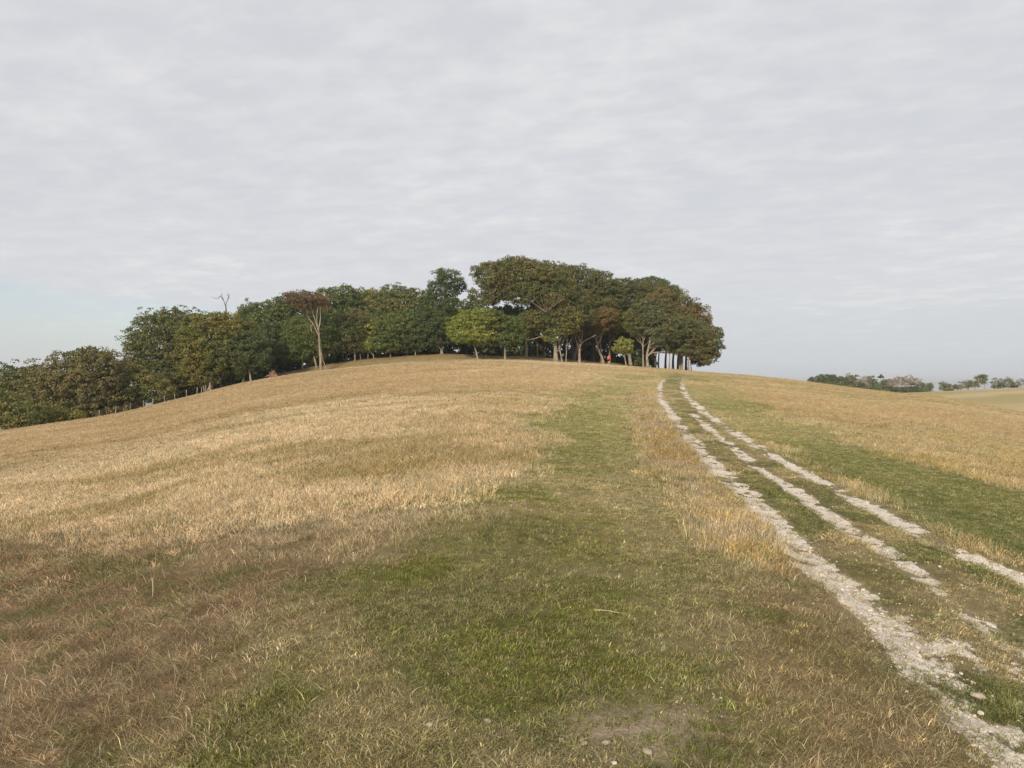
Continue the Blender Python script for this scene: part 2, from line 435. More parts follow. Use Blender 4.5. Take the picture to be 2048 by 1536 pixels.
M_GROUND, M_CHALK, M_BLADE, M_LEAF = ground_mat(), chalk_mat(), blade_mat('grass_blades'), leaf_mat()
M_STONE = plain_mat('chalk_stone', (.56, .49, .41), .95, .35, 60)
M_STONEB = plain_mat('dusty_stone', (.36, .30, .24), .95, .45, 70)
M_BARK = bark_mat('grey_bark', (.16, .125, .095), (.36, .295, .225))
M_BARKD = bark_mat('shaded_bark', (.055, .045, .035), (.13, .105, .08))  # darker copy of the grey bark, with shade among the trees painted in
M_BARKM = bark_mat('twig_bark', (.15, .12, .09), (.27, .22, .165))
M_DEAD = bark_mat('bleached_wood', (.30, .25, .20), (.50, .42, .34))

# ------------------------------------------------------------------ object helpers
def tag(o, label=None, cat=None, group=None, kind=None):
    if label: o['label'] = label
    if cat: o['category'] = cat
    if group: o['group'] = group
    if kind: o['kind'] = kind
    return o

def link(name, me, mat=None, parent=None):
    o = bpy.data.objects.new(name, me); COL.objects.link(o)
    if mat is not None and me is not None: me.materials.append(mat)
    if parent is not None: o.parent = parent
    return o

def empty(name, loc=(0, 0, 0)):
    o = bpy.data.objects.new(name, None); COL.objects.link(o); o.location = loc
    o.empty_display_size = .5
    return o

def mesh_np(name, verts, faces_flat, nper, cols=None, cname='tint', smooth=True):
    """mesh out of arrays; every face has nper corners"""
    me = bpy.data.meshes.new(name)
    nv = len(verts); nf = len(faces_flat) // nper
    me.vertices.add(nv); me.vertices.foreach_set('co', np.asarray(verts, np.float32).ravel())
    me.loops.add(nf * nper); me.loops.foreach_set('vertex_index', np.asarray(faces_flat, np.int32).ravel())
    me.polygons.add(nf); me.polygons.foreach_set('loop_start', np.arange(nf, dtype=np.int32) * nper)
    me.polygons.foreach_set('loop_total', np.full(nf, nper, np.int32))
    if smooth: me.polygons.foreach_set('use_smooth', np.ones(nf, bool))
    me.update(calc_edges=True)
    if cols is not None:
        a = me.attributes.new(cname, 'FLOAT_COLOR', 'POINT')
        c4 = np.ones((nv, 4), np.float32); c4[:, :3] = cols
        a.data.foreach_set('color', c4.ravel())
    return me

# ------------------------------------------------------------------ ground sheet
def build_ground():
    fine = np.radians(np.concatenate([np.arange(-70, -37, .8), np.arange(-37, 37.01, 0.2), np.arange(37.6, 70.1, .8)]))
    coarse = np.radians(np.arange(74, 286.1, 4.0))
    ths = np.concatenate([fine, coarse])                       # closed ring of bearings
    rs = np.concatenate([[0.25, .6, 1.0], np.exp(np.arange(math.log(1.3), math.log(16), .0065)), np.exp(np.arange(math.log(16.1), math.log(165), .0125)),
                         np.exp(np.arange(math.log(168), math.log(480), .03)), np.exp(np.linspace(math.log(500), math.log(30000), 34))])
    nt, nr = len(ths), len(rs)
    T, Rr = np.meshgrid(ths, rs)
    x = (Rr * np.sin(T)).ravel(); y = (Rr * np.cos(T)).ravel()
    z = height(x, y)
    cv = cover(x, y)
    d = cv['dmin']
    z = z - .045 * np.exp(-(np.maximum(d, 0) / .2) ** 2) * cv['track'] - .02 * cv['chalk']
    short = np.maximum(cv['green'], cv['verge']) * sstep(5, 12, cv['r'])
    col = cv['col'] * np.maximum(lerp(np.full(3, .58), np.full(3, .95), sstep(10, 70, cv['r'])), (.6 + .32 * short)[:, None])  # near ground darkened: thatch tone plus painted shade in gaps between blades
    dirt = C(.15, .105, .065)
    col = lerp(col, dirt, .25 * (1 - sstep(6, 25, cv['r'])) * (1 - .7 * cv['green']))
    col = lerp(col, SOIL, .92 * cv['soil'] * (1 - .3 * sstep(.45, .6, fbm(x, y, .25, 7, 3))))
    col = lerp(col, CHALK * .72, np.clip(cv['chalk'] * 1.25 - .12, 0, .9))
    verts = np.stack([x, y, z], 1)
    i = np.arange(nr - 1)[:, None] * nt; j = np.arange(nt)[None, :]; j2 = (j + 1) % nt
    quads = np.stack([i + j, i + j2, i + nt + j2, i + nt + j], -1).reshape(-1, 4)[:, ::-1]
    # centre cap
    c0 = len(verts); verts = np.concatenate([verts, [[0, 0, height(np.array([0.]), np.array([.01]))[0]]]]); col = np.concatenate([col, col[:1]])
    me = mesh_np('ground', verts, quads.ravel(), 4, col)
    o = link('ground', me, M_GROUND); tag(o, kind='structure')
    cap = mesh_np('ground_cap', np.concatenate([verts[:nt], verts[c0:]]), np.stack([np.arange(nt), np.full(nt, nt), (np.arange(nt) + 1) % nt], 1).ravel(), 3,
                  np.concatenate([col[:nt], col[c0:]]))
    co = link('ground_underfoot', cap, M_GROUND); tag(co, kind='structure'); co.parent = o
    # the rut surfaces: the same cells, raised a few millimetres
    cn = cv['chalk'] + .34 * (fbm(x, y, .07, 151, 2) - .5) * (1 - sstep(10, 30, cv['r'])) + .2 * (hash2(np.arange(len(x)), np.zeros(len(x)), 3) - .5)
    sel = quads[(cn[quads].max(1) > .40) & (cv['dep'][quads].mean(1) < 0)]
    used, inv = np.unique(sel.ravel(), return_inverse=True)
    tv = verts[used].copy(); tv[:, 2] += np.clip((cn[used] - .40) * .06, -.03, .014)      # dips under the turf at its ragged edges
    tr = link('chalk_track', mesh_np('chalk_track', tv, inv, 4), M_CHALK); tag(tr, kind='structure')
    return o
GROUND = build_ground()

def gz(x, y): return float(height(np.array([x]), np.array([y]))[0])

# ------------------------------------------------------------------ grass
HID = bpy.data.collections.new('grass_pieces')       # sources of the scattered blades, not in the scene

def tuft_mesh(name, n, rad, hgt, wid, lean, curl, seed, seedhead=0.0):
    g = np.random.default_rng(seed); V = []; F = []; S = []
    for k in range(n):
        a = g.uniform(0, 2 * math.pi); rr = rad * math.sqrt(g.uniform()); bx, by = rr * math.cos(a), rr * math.sin(a)
        h = hgt * g.uniform(.45, 1.15); w = wid * g.uniform(.6, 1.3)
        la = a + g.normal(0, 1.0); ln = lean * g.uniform(.35, 1.5); tx, ty = math.cos(la) * ln, math.sin(la) * ln
        ya = g.uniform(0, math.pi); sx, sy = math.cos(ya) * w / 2, math.sin(ya) * w / 2
        cu = curl * g.uniform(.3, 1.4)
        up = 1 / math.sqrt(1 + ln * ln)
        mx, my, mz = bx + tx * h * .5 * up, by + ty * h * .5 * up, h * .55 * up
        ex, ey, ez = bx + tx * h * up * (1 + cu), by + ty * h * up * (1 + cu), h * up * (1 - .45 * min(cu, 1.6))
        b = len(V)
        V += [(bx - sx, by - sy, -.01), (bx + sx, by + sy, -.01), (mx + sx * .8, my + sy * .8, mz), (mx - sx * .8, my - sy * .8, mz), (ex, ey, max(ez, .004))]
        F += [(b, b + 1, b + 2), (b, b + 2, b + 3), (b + 3, b + 2, b + 4)]
        s = g.uniform(.5, 1.4) if wid < .004 else g.uniform(.65, 1.25) if wid < .01 else g.uniform(.78, 1.15); hue = g.uniform(-.09, .09)
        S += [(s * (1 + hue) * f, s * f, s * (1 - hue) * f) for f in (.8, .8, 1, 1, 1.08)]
        if g.uniform() < seedhead:
            b = len(V); w2 = w * 1.7; l2 = h * .2
            V += [(ex - sx * 2, ey - sy * 2, ez - l2 * .4), (ex + sx * 2, ey + sy * 2, ez - l2 * .2), (ex + tx * .05 + sx, ey + ty * .05, ez + l2)]
            F += [(b, b + 1, b + 2)]; S += [(s * .85, s * .75, s * .7)] * 3
    me = mesh_np(name, np.array(V), np.array(F).ravel(), 3, np.array(S), 'shade', smooth=False)
    me.materials.append(M_BLADE)
    o = bpy.data.objects.new(name, me); HID.objects.link(o)
    return o

# kinds: 0 upright dry, 1 short turf, 2 lying thatch, 3 tall strip ; three sizes of each for near, middle and far ground
PROTO = []
idx = 0
for kind, (n, rad, h, w, lean, curl, sh) in enumerate([(10, .055, .105, .0028, .42, .45, .25), (21, .05, .034, .0034, 1.0, .9, 0), (11, .07, .10, .0032, 3.2, .4, 0), (12, .055, .15, .0028, .45, .5, .4)]):
    for size, (fn, fr, fh, fw) in enumerate([(1, 1, 1, 1), (1.25, 2.0, 1.12, 2.8), (1.6, 4.6, 1.2, 8.5)]):
        for var in range(2):
            tuft_mesh('tuft_%02d' % idx, int(n * fn), rad * fr, h * fh, w * fw, lean, curl, 100 + idx, sh); idx += 1
STONES = []
for k in range(3):
    g = np.random.default_rng(300 + k)
    bm = bmesh.new(); bmesh.ops.create_icosphere(bm, subdivisions=1, radius=1.0)
    for v in bm.verts: v.co = Vector((v.co.x * g.uniform(.75, 1.25), v.co.y * g.uniform(.6, 1.1), v.co.z * g.uniform(.45, .8)))
    me = bpy.data.meshes.new('stone_%d' % k); bm.to_mesh(me); bm.free(); me.materials.append(M_STONE); STONES.append(me)
HIDS = bpy.data.collections.new('stone_pieces')
for k, me in enumerate(STONES): HIDS.objects.link(bpy.data.objects.new('piece_%d' % k, me))

def scatter(name, pts, rot, scl, index, tint, coll):
    n = len(pts)
    me = bpy.data.meshes.new(name); me.vertices.add(n); me.vertices.foreach_set('co', pts.astype(np.float32).ravel())
    a = me.attributes.new('rot', 'FLOAT_VECTOR', 'POINT'); a.data.foreach_set('vector', rot.astype(np.float32).ravel())
    a = me.attributes.new('scl', 'FLOAT_VECTOR', 'POINT'); a.data.foreach_set('vector', scl.astype(np.float32).ravel())
    a = me.attributes.new('pick', 'INT', 'POINT'); a.data.foreach_set('value', index.astype(np.int32))
    a = me.attributes.new('tint', 'FLOAT_COLOR', 'POINT'); c4 = np.ones((n, 4), np.float32); c4[:, :3] = tint; a.data.foreach_set('color', c4.ravel())
    o = link(name, me)
    ng = bpy.data.node_groups.new(name + '_scatter', 'GeometryNodeTree')
    ng.interface.new_socket('Geometry', in_out='INPUT', socket_type='NodeSocketGeometry')
    ng.interface.new_socket('Geometry', in_out='OUTPUT', socket_type='NodeSocketGeometry')
    gi = ng.nodes.new('NodeGroupInput'); go = ng.nodes.new('NodeGroupOutput')
    ip = ng.nodes.new('GeometryNodeInstanceOnPoints'); ci = ng.nodes.new('GeometryNodeCollectionInfo')
    ci.inputs['Collection'].default_value = coll; ci.inputs['Separate Children'].default_value = True; ci.inputs['Reset Children'].default_value = True
    def na(nm, ty):
        q = ng.nodes.new('GeometryNodeInputNamedAttribute'); q.data_type = ty; q.inputs[0].default_value = nm
        return [s for s in q.outputs if s.enabled and s.name == 'Attribute'][0]
    L = ng.links
    L.new(gi.outputs[0], ip.inputs['Points']); L.new(ci.outputs[0], ip.inputs['Instance'])
    ip.inputs['Pick Instance'].default_value = True
    L.new(na('pick', 'INT'), ip.inputs['Instance Index'])
    L.new(na('rot', 'FLOAT_VECTOR'), ip.inputs['Rotation']); L.new(na('scl', 'FLOAT_VECTOR'), ip.inputs['Scale'])
    L.new(ip.outputs[0], go.inputs[0])
    md = o.modifiers.new('scatter', 'NODES'); md.node_group = ng
    return o

def build_grass(n=410000):
    g = np.random.default_rng(21)
    wide = g.uniform(0, 1, n) < .14
    th = np.radians(np.where(wide, g.choice([-1, 1], n) * g.uniform(38, 70, n), g.uniform(-39, 39, n))); R = tR(th)
    a, b, p = 1.5, R + 13.0, .30
    r = (a ** p + g.uniform(0, 1, n) * (b ** p - a ** p)) ** (1 / p)
    x, y = r * np.sin(th), r * np.cos(th)
    cv = cover(x, y, g)
    keep = np.ones(n)
    keep *= 1 - .86 * np.clip(cv['chalk'] * 1.2 - .15, 0, 1)
    keep *= 1 - .93 * cv['soil'] * (.5 + .5 * sstep(.40, .55, fbm(x, y, .3, 141, 3)))
    keep *= np.where(cv['chalk'] > .04, 1 - .88 * (1 - sstep(.08 + .004 * r, .15 + .009 * r, cv['dmin'])) * sstep(7, 12, r), 1)
    keep *= 1 - .08 * cv['track']
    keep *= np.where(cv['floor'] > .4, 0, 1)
    thin = sstep(.42, .6, fbm(x, y, .6, 111, 3))
    keep *= 1 - .6 * thin * (1 - sstep(8, 20, r))
    m = g.uniform(0, 1, n) < keep
    x, y, r, R = x[m], y[m], r[m], R[m]; cv = {k: v[m] for k, v in cv.items()}; n = len(x)
    # what grows where
    u = g.uniform(0, 1, n)
    short = np.clip(np.maximum.reduce([cv['green'], cv['verge'], cv['olive'] * .75, cv['track'] * 1.0]), 0, 1) * (1 - cv['strip'])
    kind = np.zeros(n, int)
    kind[u < short] = 1
    ub = g.uniform(0, 1, n)
    kind[(ub < cv['brown'] * .95) & (kind == 0)] = 2
    kind[(ub > .8) & (kind == 2) & (cv['brown'] > .3)] = 1
    kind[(ub > .72) & (kind == 1) & (cv['olive'] > .5)] = 2
    kind[(g.uniform(0, 1, n) < .10) & (kind == 1)] = 2
    kind[(cv['strip'] > .5) & (g.uniform(0, 1, n) < .8)] = 3
    tuss = sstep(.60, .72, fbm(x, y, .9, 121, 3))
    kind[(cv['track'] > .5) & (cv['chalk'] < .2) & (tuss > .3) & (g.uniform(0, 1, n) < .55)] = 3
    size = np.where(r < 8.5, 0, np.where(r < 26, 1, 2))
    index = kind * 6 + size * 2 + g.integers(0, 2, n)
    hs = g.uniform(.6, 1.3, n) * (.55 + .45 * fbm(x, y, 2.5, 131, 3) + .5 * vnoise(x, y, .35, 133))
    hs *= np.where(kind == 0, .55 + .45 * sstep(5, 12, r), 1.0)                # near the path the dry grass is trampled
    hs *= np.where((kind == 0) & (r > 12), 1.0 + .35 * sstep(.5, .7, fbm(x, y, 6, 137, 3)), 1.0)
    hs *= np.where(cv['dep'] > -25, 1 - .45 * sstep(-25, 0, cv['dep']), 1.0)
    hs *= np.where((kind == 3) & (cv['strip'] < .5), .45, 1.0)
    hs *= np.where(size == 2, .6, np.where(size == 1, .78, .95))
    hs *= .7 + .3 * sstep(.12, .5, cv['dmin'])
    ws = np.where(size == 0, 1.0, np.where(size == 1, .75 + .5 * sstep(8.5, 26, r), .7 + .8 * sstep(26, 110, r)))
    tint = cv['col'] * np.exp(g.normal(-.02, 1, (n, 1)) * np.where(r < 9, .34, np.where(r < 26, .24, .15))[:, None]) * 1.10
    hue = g.normal(0, .05, n); tint[:, 0] *= 1 + hue; tint[:, 2] *= 1 - hue
    mixp = ((g.uniform(0, 1, n) < (.12 + .22 * sstep(6, 13, r)) * (cv['green'] > .4)) | (g.uniform(0, 1, n) < .22 * sstep(9, 25, r) * (cv['verge'] > .4))) & (kind == 1)
    tint[mixp] = C(.54, .455, .26) * g.uniform(.75, 1.2, (mixp.sum(), 1))
    # scattered straw in the green and green shoots in the dry
    q = g.uniform(0, 1, n)
    st = (q < .16) & (kind == 1); tint[st] = C(.42, .34, .18) * g.uniform(.7, 1.1, (st.sum(), 1))
    gs = (q > .93) & (kind != 1) & (r < 40); tint[gs] = C(.20, .20, .07) * g.uniform(.8, 1.1, (gs.sum(), 1))
    z = height(x, y) - .045 * np.exp(-(np.maximum(cv['dmin'], 0) / .2) ** 2) * cv['track'] - .004
    rot = np.stack([g.normal(0, .10, n), g.normal(0, .10, n), g.uniform(0, 6.283, n)], 1)
    scl = np.stack([ws, ws, hs], 1)
    dry = (kind == 0) | (kind == 3); pts = np.stack([x, y, z], 1)
    for nm, sel, lab in (('dry_grass', dry, 'pale tan dry grass standing upright over the whole down'),
                         ('short_turf', kind == 1, 'short green and straw turf of the mown path and the track verges'),
                         ('grass_thatch', kind == 2, 'flattened brown dead grass lying in the left foreground')):
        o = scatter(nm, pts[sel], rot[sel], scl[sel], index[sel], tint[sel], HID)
        tag(o, lab, 'grass', kind='stuff')
    # loose chalk on the ruts
    n = 90000
    th = np.radians(g.uniform(5, 68, n)); r = np.exp(g.uniform(math.log(1.6), math.log(75), n)); x, y = r * np.sin(th), r * np.cos(th)
    x2 = g.uniform(-1.2, 1.6, 5000); y2 = g.uniform(2.0, 4.8, 5000); x = np.concatenate([x, x2]); y = np.concatenate([y, y2]); r = np.hypot(x, y)
    cv = cover(x, y)
    pr = np.clip(cv['chalk'] * 1.1 - .1, 0, 1) * .5 + .16 * cv['soil'] * (fbm(x, y, .4, 181, 3) > .5) + (.012 + .04 * (1 - sstep(6, 9, r))) * cv['track']
    m = g.uniform(0, 1, len(x)) < pr
    x, y, r = x[m], y[m], r[m]; n = len(x)
    s = np.exp(g.normal(math.log(.0048), .48, n)) * (1 + .06 * r); s = np.minimum(s, .016 + .0012 * r); s = np.where(cv['soil'][m] > .4, s * .62, s)
    z = height(x, y) - .045 * np.exp(-(np.maximum(cv['dmin'][m], 0) / .2) ** 2) * cv['track'][m] + .003 + s * .2
    o = scatter('chalk_gravel', np.stack([x, y, z], 1), np.stack([g.normal(0, .2, n), g.normal(0, .2, n), g.uniform(0, 6.28, n)], 1), np.stack([s, s, s], 1), g.integers(0, 3, n), np.ones((n, 3)), HIDS)
    tag(o, 'loose white chalk gravel lying in the wheel ruts', 'gravel', kind='stuff')
build_grass()

# ------------------------------------------------------------------ trees
PAL = {   # leaf colours with shares
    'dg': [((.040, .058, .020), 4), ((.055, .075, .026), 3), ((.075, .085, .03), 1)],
    'g': [((.060, .085, .024), 4), ((.085, .11, .03), 3), ((.10, .10, .032), 1)],
    'lg': [((.15, .17, .035), 4), ((.115, .14, .03), 3), ((.20, .19, .05), 2)],
    'ol': [((.082, .092, .033), 4), ((.112, .112, .040), 3), ((.058, .074, .026), 3), ((.135, .105, .04), 1)],
    'olg': [((.11, .115, .036), 4), ((.085, .10, .032), 3), ((.15, .13, .04), 2)],
    'br': [((.095, .088, .034), 4), ((.075, .084, .031), 4), ((.125, .098, .038), 2), ((.060, .076, .027), 4)],
    'gold': [((.128, .122, .030), 4), ((.098, .106, .030), 4), ((.076, .092, .028), 3), ((.16, .125, .032), 1)],
    'rust': [((.15, .095, .036), 4), ((.11, .085, .034), 3), ((.09, .08, .03), 2), ((.21, .115, .04), 1)],
    'rb': [((.112, .094, .036), 3), ((.092, .090, .034), 4), ((.09, .08, .03), 3), ((.08, .072, .03), 2), ((.18, .11, .04), 1)],
    'tanol': [((.125, .108, .046), 4), ((.10, .098, .040), 3), ((.07, .076, .03), 3), ((.15, .115, .048), 2)],
    'gg': [((.085, .095, .045), 4), ((.11, .115, .055), 3), ((.07, .078, .036), 2)],
    'twig': [((.115, .080, .050), 4), ((.09, .066, .042), 3), ((.16, .095, .045), 2), ((.085, .08, .035), 1)],
    'pale': [((.22, .18, .125), 3), ((.15, .125, .085), 3)],
}
LIFT = 1.36

def tube(path, rads, sides=7, bm=None):
    V = []; F = []
    n = len(path)
    for i, p in enumerate(path):
        d = (path[min(i + 1, n - 1)] - path[max(i - 1, 0)])
        d = d.normalized() if d.length > 1e-6 else Vector((0, 0, 1))
        a = d.cross(Vector((0, 1, 0.05))).normalized(); b = d.cross(a).normalized()
        for k in range(sides):
            t = 2 * math.pi * k / sides
            V.append(p + (a * math.cos(t) + b * math.sin(t)) * rads[i])
    for i in range(n - 1):
        for k in range(sides):
            k2 = (k + 1) % sides
            F.append((i * sides + k, i * sides + k2, (i + 1) * sides + k2, (i + 1) * sides + k))
    return V, F

class Tubes:
    def __init__(self): self.V = []; self.F = []
    def add(self, path, rads, sides=7):
        v, f = tube(path, rads, sides); b = len(self.V)
        self.V += v; self.F += [tuple(i + b for i in q) for q in f]
        return self
    def mesh(self, name, origin):
        me = mesh_np(name, np.array([tuple(p - origin) for p in self.V]), np.array(self.F).ravel(), 4)
        return me

def smooth_path(pts, n=10):
    """Catmull-Rom through the points"""
    if len(pts) < 3: return [pts[0].lerp(pts[-1], i / (n - 1)) for i in range(n)]
    P = [pts[0] * 2 - pts[1]] + pts + [pts[-1] * 2 - pts[-2]]
    out = []; m = len(pts) - 1
    for i in range(n):
        t = i / (n - 1) * m; k = min(int(t), m - 1); u = t - k
        a, b, c, d = P[k], P[k + 1], P[k + 2], P[k + 3]
        out.append(.5 * (2 * b + (c - a) * u + (2 * a - 5 * b + 4 * c - d) * u * u + (3 * b - a - 3 * c + d) * u ** 3))
    return out

def crown_mesh(name, blobs, origin, pal, g, leaf=.265, dens=1.0, clump=.62, streak=None, hollow=0.0):
    """blobs: (centre Vector, rx, ry, rz) -> many leaf-sized faces gathered in clumps"""
    cols = np.array([c for c, w in PAL[pal]]) * LIFT; w = np.array([w for c, w in PAL[pal]], float); w /= w.sum()
    CC = []; OUT = []
    B = [(np.array(c), np.array((rx, ry, rz))) for c, rx, ry, rz in blobs]
    for bi, (c, rad) in enumerate(B):
        p = 1.6; a, b, d = rad
        A = 4 * math.pi * (((a * b) ** p + (a * d) ** p + (b * d) ** p) / 3) ** (1 / p)
        n = max(7, int(A / (clump * clump * 1.25) * dens))
        v = g.normal(0, 1, (n, 3)); v /= np.linalg.norm(v, axis=1)[:, None]
        f = g.uniform(.74, 1.0, n); f = np.where(g.uniform(0, 1, n) < .20, f + g.uniform(.03, .22, n), f)
        f = np.where(g.uniform(0, 1, n) < .22, g.uniform(.3, .75, n), f)
        q = c + v * f[:, None] * rad
        ok = np.ones(n, bool)
        for bj, (c2, r2) in enumerate(B):
            if bj != bi: ok &= (((q - c2) / r2) ** 2).sum(1) > .42
        if hollow: ok &= g.uniform(0, 1, n) > hollow
        CC.append(q[ok]); OUT.append((v / rad * rad.mean())[ok])
    cc = np.concatenate(CC); od = np.concatenate(OUT); od /= np.linalg.norm(od, axis=1)[:, None]
    nl = max(14, int(37 * (clump / leaf) ** 2 / (.8 / .34) ** 2))
    n = len(cc)
    ccol = cols[g.choice(len(cols), n, p=w)] * g.uniform(.75, 1.25, (n, 1))
    # neighbouring clumps share a hue
    ph = vnoise(cc[:, 0] + 100, cc[:, 2] + cc[:, 1] * .7 + 100, 2.2, int(g.integers(1, 999)))
    pick = cols[np.clip((ph * 1.25 * len(cols)).astype(int), 0, len(cols) - 1)]
    ccol = ccol * .55 + pick * .45
    d = g.normal(0, 1, (n, nl, 3)); d += od[:, None, :] * .75; d[..., 2] += .25
    d /= np.linalg.norm(d, axis=2)[..., None]
    ax = np.stack([g.uniform(.9, 1.5, n), g.uniform(.8, 1.2, n), g.uniform(.42, .75, n)], 1) * clump
    rr = g.uniform(.35, 1.05, (n, nl, 1)) ** .7
    off = d * rr * ax[:, None, :]
    if streak is None: streak = (g.uniform(-.3, .3), 0, g.uniform(.2, .6))
    if True:
        off = off + np.asarray(streak)[None, None, :] * (off[..., :1] * 0 + g.uniform(0, 1, (n, nl, 1))) * clump
    pos = (cc[:, None, :] + off).reshape(-1, 3)
    nor = (d + g.normal(0, .55, d.shape)).reshape(-1, 3); nor /= np.linalg.norm(nor, axis=1)[:, None]
    t1 = np.cross(nor, g.normal(0, 1, nor.shape)); t1 /= np.linalg.norm(t1, axis=1)[:, None] + 1e-9
    t2 = np.cross(nor, t1)
    L = leaf * g.uniform(.6, 1.25, (len(pos), 1)); W = L * g.uniform(.5, .8, (len(pos), 1))
    v = np.stack([pos - t1 * L * .5, pos + t2 * W * .5, pos + t1 * L * .5, pos - t2 * W * .5], 1).reshape(-1, 3)
    lc = np.repeat(ccol, nl, 0) * g.uniform(.8, 1.22, (len(pos), 1))
    # deeper leaves that close the crown
    CV = []; 
    for c, rad in B:
        m = int(rad.prod() * 4.2 / leaf ** 2 * .07 * 5.5 * min(dens, 1.0) ** 2 * (1 - hollow * 3 if hollow < .3 else .05) * .36)
        if m <= 0: continue
        q = g.normal(0, 1, (m, 3)); q /= np.linalg.norm(q, axis=1)[:, None]
        q = c + q * rad * (.78 * g.uniform(.1, 1, (m, 1)) ** .45)
        e1 = g.normal(0, 1, (m, 3)); e1 /= np.linalg.norm(e1, axis=1)[:, None]; e2 = np.cross(e1, g.normal(0, 1, (m, 3))); e2 /= np.linalg.norm(e2, axis=1)[:, None]
        z = leaf * 1.9
        CV.append(np.stack([q - e1 * z * .5, q + e2 * z * .4, q + e1 * z * .5, q - e2 * z * .4], 1).reshape(-1, 3))
    if CV:
        w_ = np.concatenate(CV); k_ = cols[g.choice(len(cols), len(w_) // 4, p=w)] * g.uniform(.8, 1.1, (len(w_) // 4, 1))
        v = np.concatenate([v, w_]); lc = np.concatenate([lc, k_])
    return mesh_np(name, v - np.array(origin), np.arange(len(v)), 4, np.repeat(lc, 4, 0), 'leaf_colour', smooth=False), cc

def make_tree(name, label, cat, base_px, off, blobs, pal, path=None, tr=.22, limbs=(), nl=5, group=None, depth=None, bark=None,
              leaf=.265, dens=1.0, clump=.62, streak=None, hollow=0.0, seed=0, thick=None, lean_front=0.0, twigs=3, lr=None, taper=.055, front=0.0):
    g = np.random.default_rng(1000 + seed); rnd = random.Random(seed); tr *= .82
    if depth is None and clump == .62: clump = rnd.choice([.5, .58, .66, .76])
    Y = depth if depth is not None else brow_depth(base_px) + off
    x = (base_px - 1024) / FPX * Y
    z0 = gz(x, Y); base = Vector((x, Y, z0))
    root = empty(name, base); tag(root, label, cat, group)
    sc_ = Y / FPX
    if depth is None and off >= 18: leaf *= 1.25
    bl = []
    for b in blobs:
        cx, cy, rx, ry = b[:4]; dd = b[4] if len(b) > 4 else g.uniform(-.8, .8)
        ydep = thick if thick else min(max(.85 * rx * sc_, .8), 5.2)
        bl.append((at(cx, cy, Y) + Vector((0, dd, 0)), rx * sc_, ydep, ry * sc_))
    bark = bark or M_BARK
    # trunk
    if path:
        pts = [base - Vector((0, 0, .25))] + [at(px, py, Y) for px, py in path]
    else:
        top = sum((b[0] for b in bl), Vector()) / len(bl)
        mid = base.lerp(top, .5) + Vector((rnd.uniform(-.4, .4), 0, 0))
        pts = [base - Vector((0, 0, .25)), mid, top]
    pp = smooth_path(pts, 10)
    rads = [tr * (1.35 if i == 0 else 1.12 if i == 1 else 1.0 - taper * i) for i in range(len(pp))]
    T = Tubes().add(pp, rads, 9)
    link('trunk', T.mesh('trunk', base), bark, root)
    cc = None
    if bl:
        me, cc = crown_mesh('crown', bl, base, pal, g, leaf, dens, clump, streak, hollow)
        link('crown', me, M_LEAF, root)
    for lp in limbs:                                     # limbs read off the photograph
        q = smooth_path([at(px, py, Y - .15 - front * min(1.0, .55 + .45 * k / max(len(lp) - 1, 1))) for k, (px, py) in enumerate(lp)], 8)
        link('limb', Tubes().add(q, [(lr or tr * .6) * (1 - .09 * i) for i in range(8)], 6).mesh('limb', base), M_BARKM if front else bark, root)
    if cc is not None and nl:
        cand = cc[(cc[:, 2] > pp[5].z)] if (cc[:, 2] > pp[5].z).sum() > nl else cc
        if lean_front: cand = cand[np.argsort(cand[:, 1])[:max(nl * 3, len(cand) // 3)]]
        for k in range(nl):
            tgt = Vector(cand[g.integers(0, len(cand))]); s = pp[rnd.choice([5, 6, 7, 8, 9])]
            if (tgt - s).length > 4.5: tgt = s + (tgt - s).normalized() * 4.5
            ctl = s.lerp(tgt, .45) + Vector((0, 0, -.10 * (tgt - s).length))
            q = smooth_path([s, ctl, tgt], 7); r0 = min(tr * .45, .14) * rnd.uniform(.7, 1.1)
            tb = Tubes().add(q, [r0 * (1 - .12 * i) for i in range(7)], 6)
            for w in range(twigs):
                a = q[rnd.randint(3, 5)]; e = Vector(cand[int(np.argmin(((cand - np.array(a)) ** 2).sum(1) + g.uniform(0, 9, len(cand))))])
                tb.add(smooth_path([a, a.lerp(e, .5) + Vector((0, 0, .2)), e], 4), [r0 * .4, r0 * .32, r0 * .24, r0 * .14], 5)
            link('limb', tb.mesh('limb', base), M_BARKM if bark is M_BARK else bark, root)
    return root

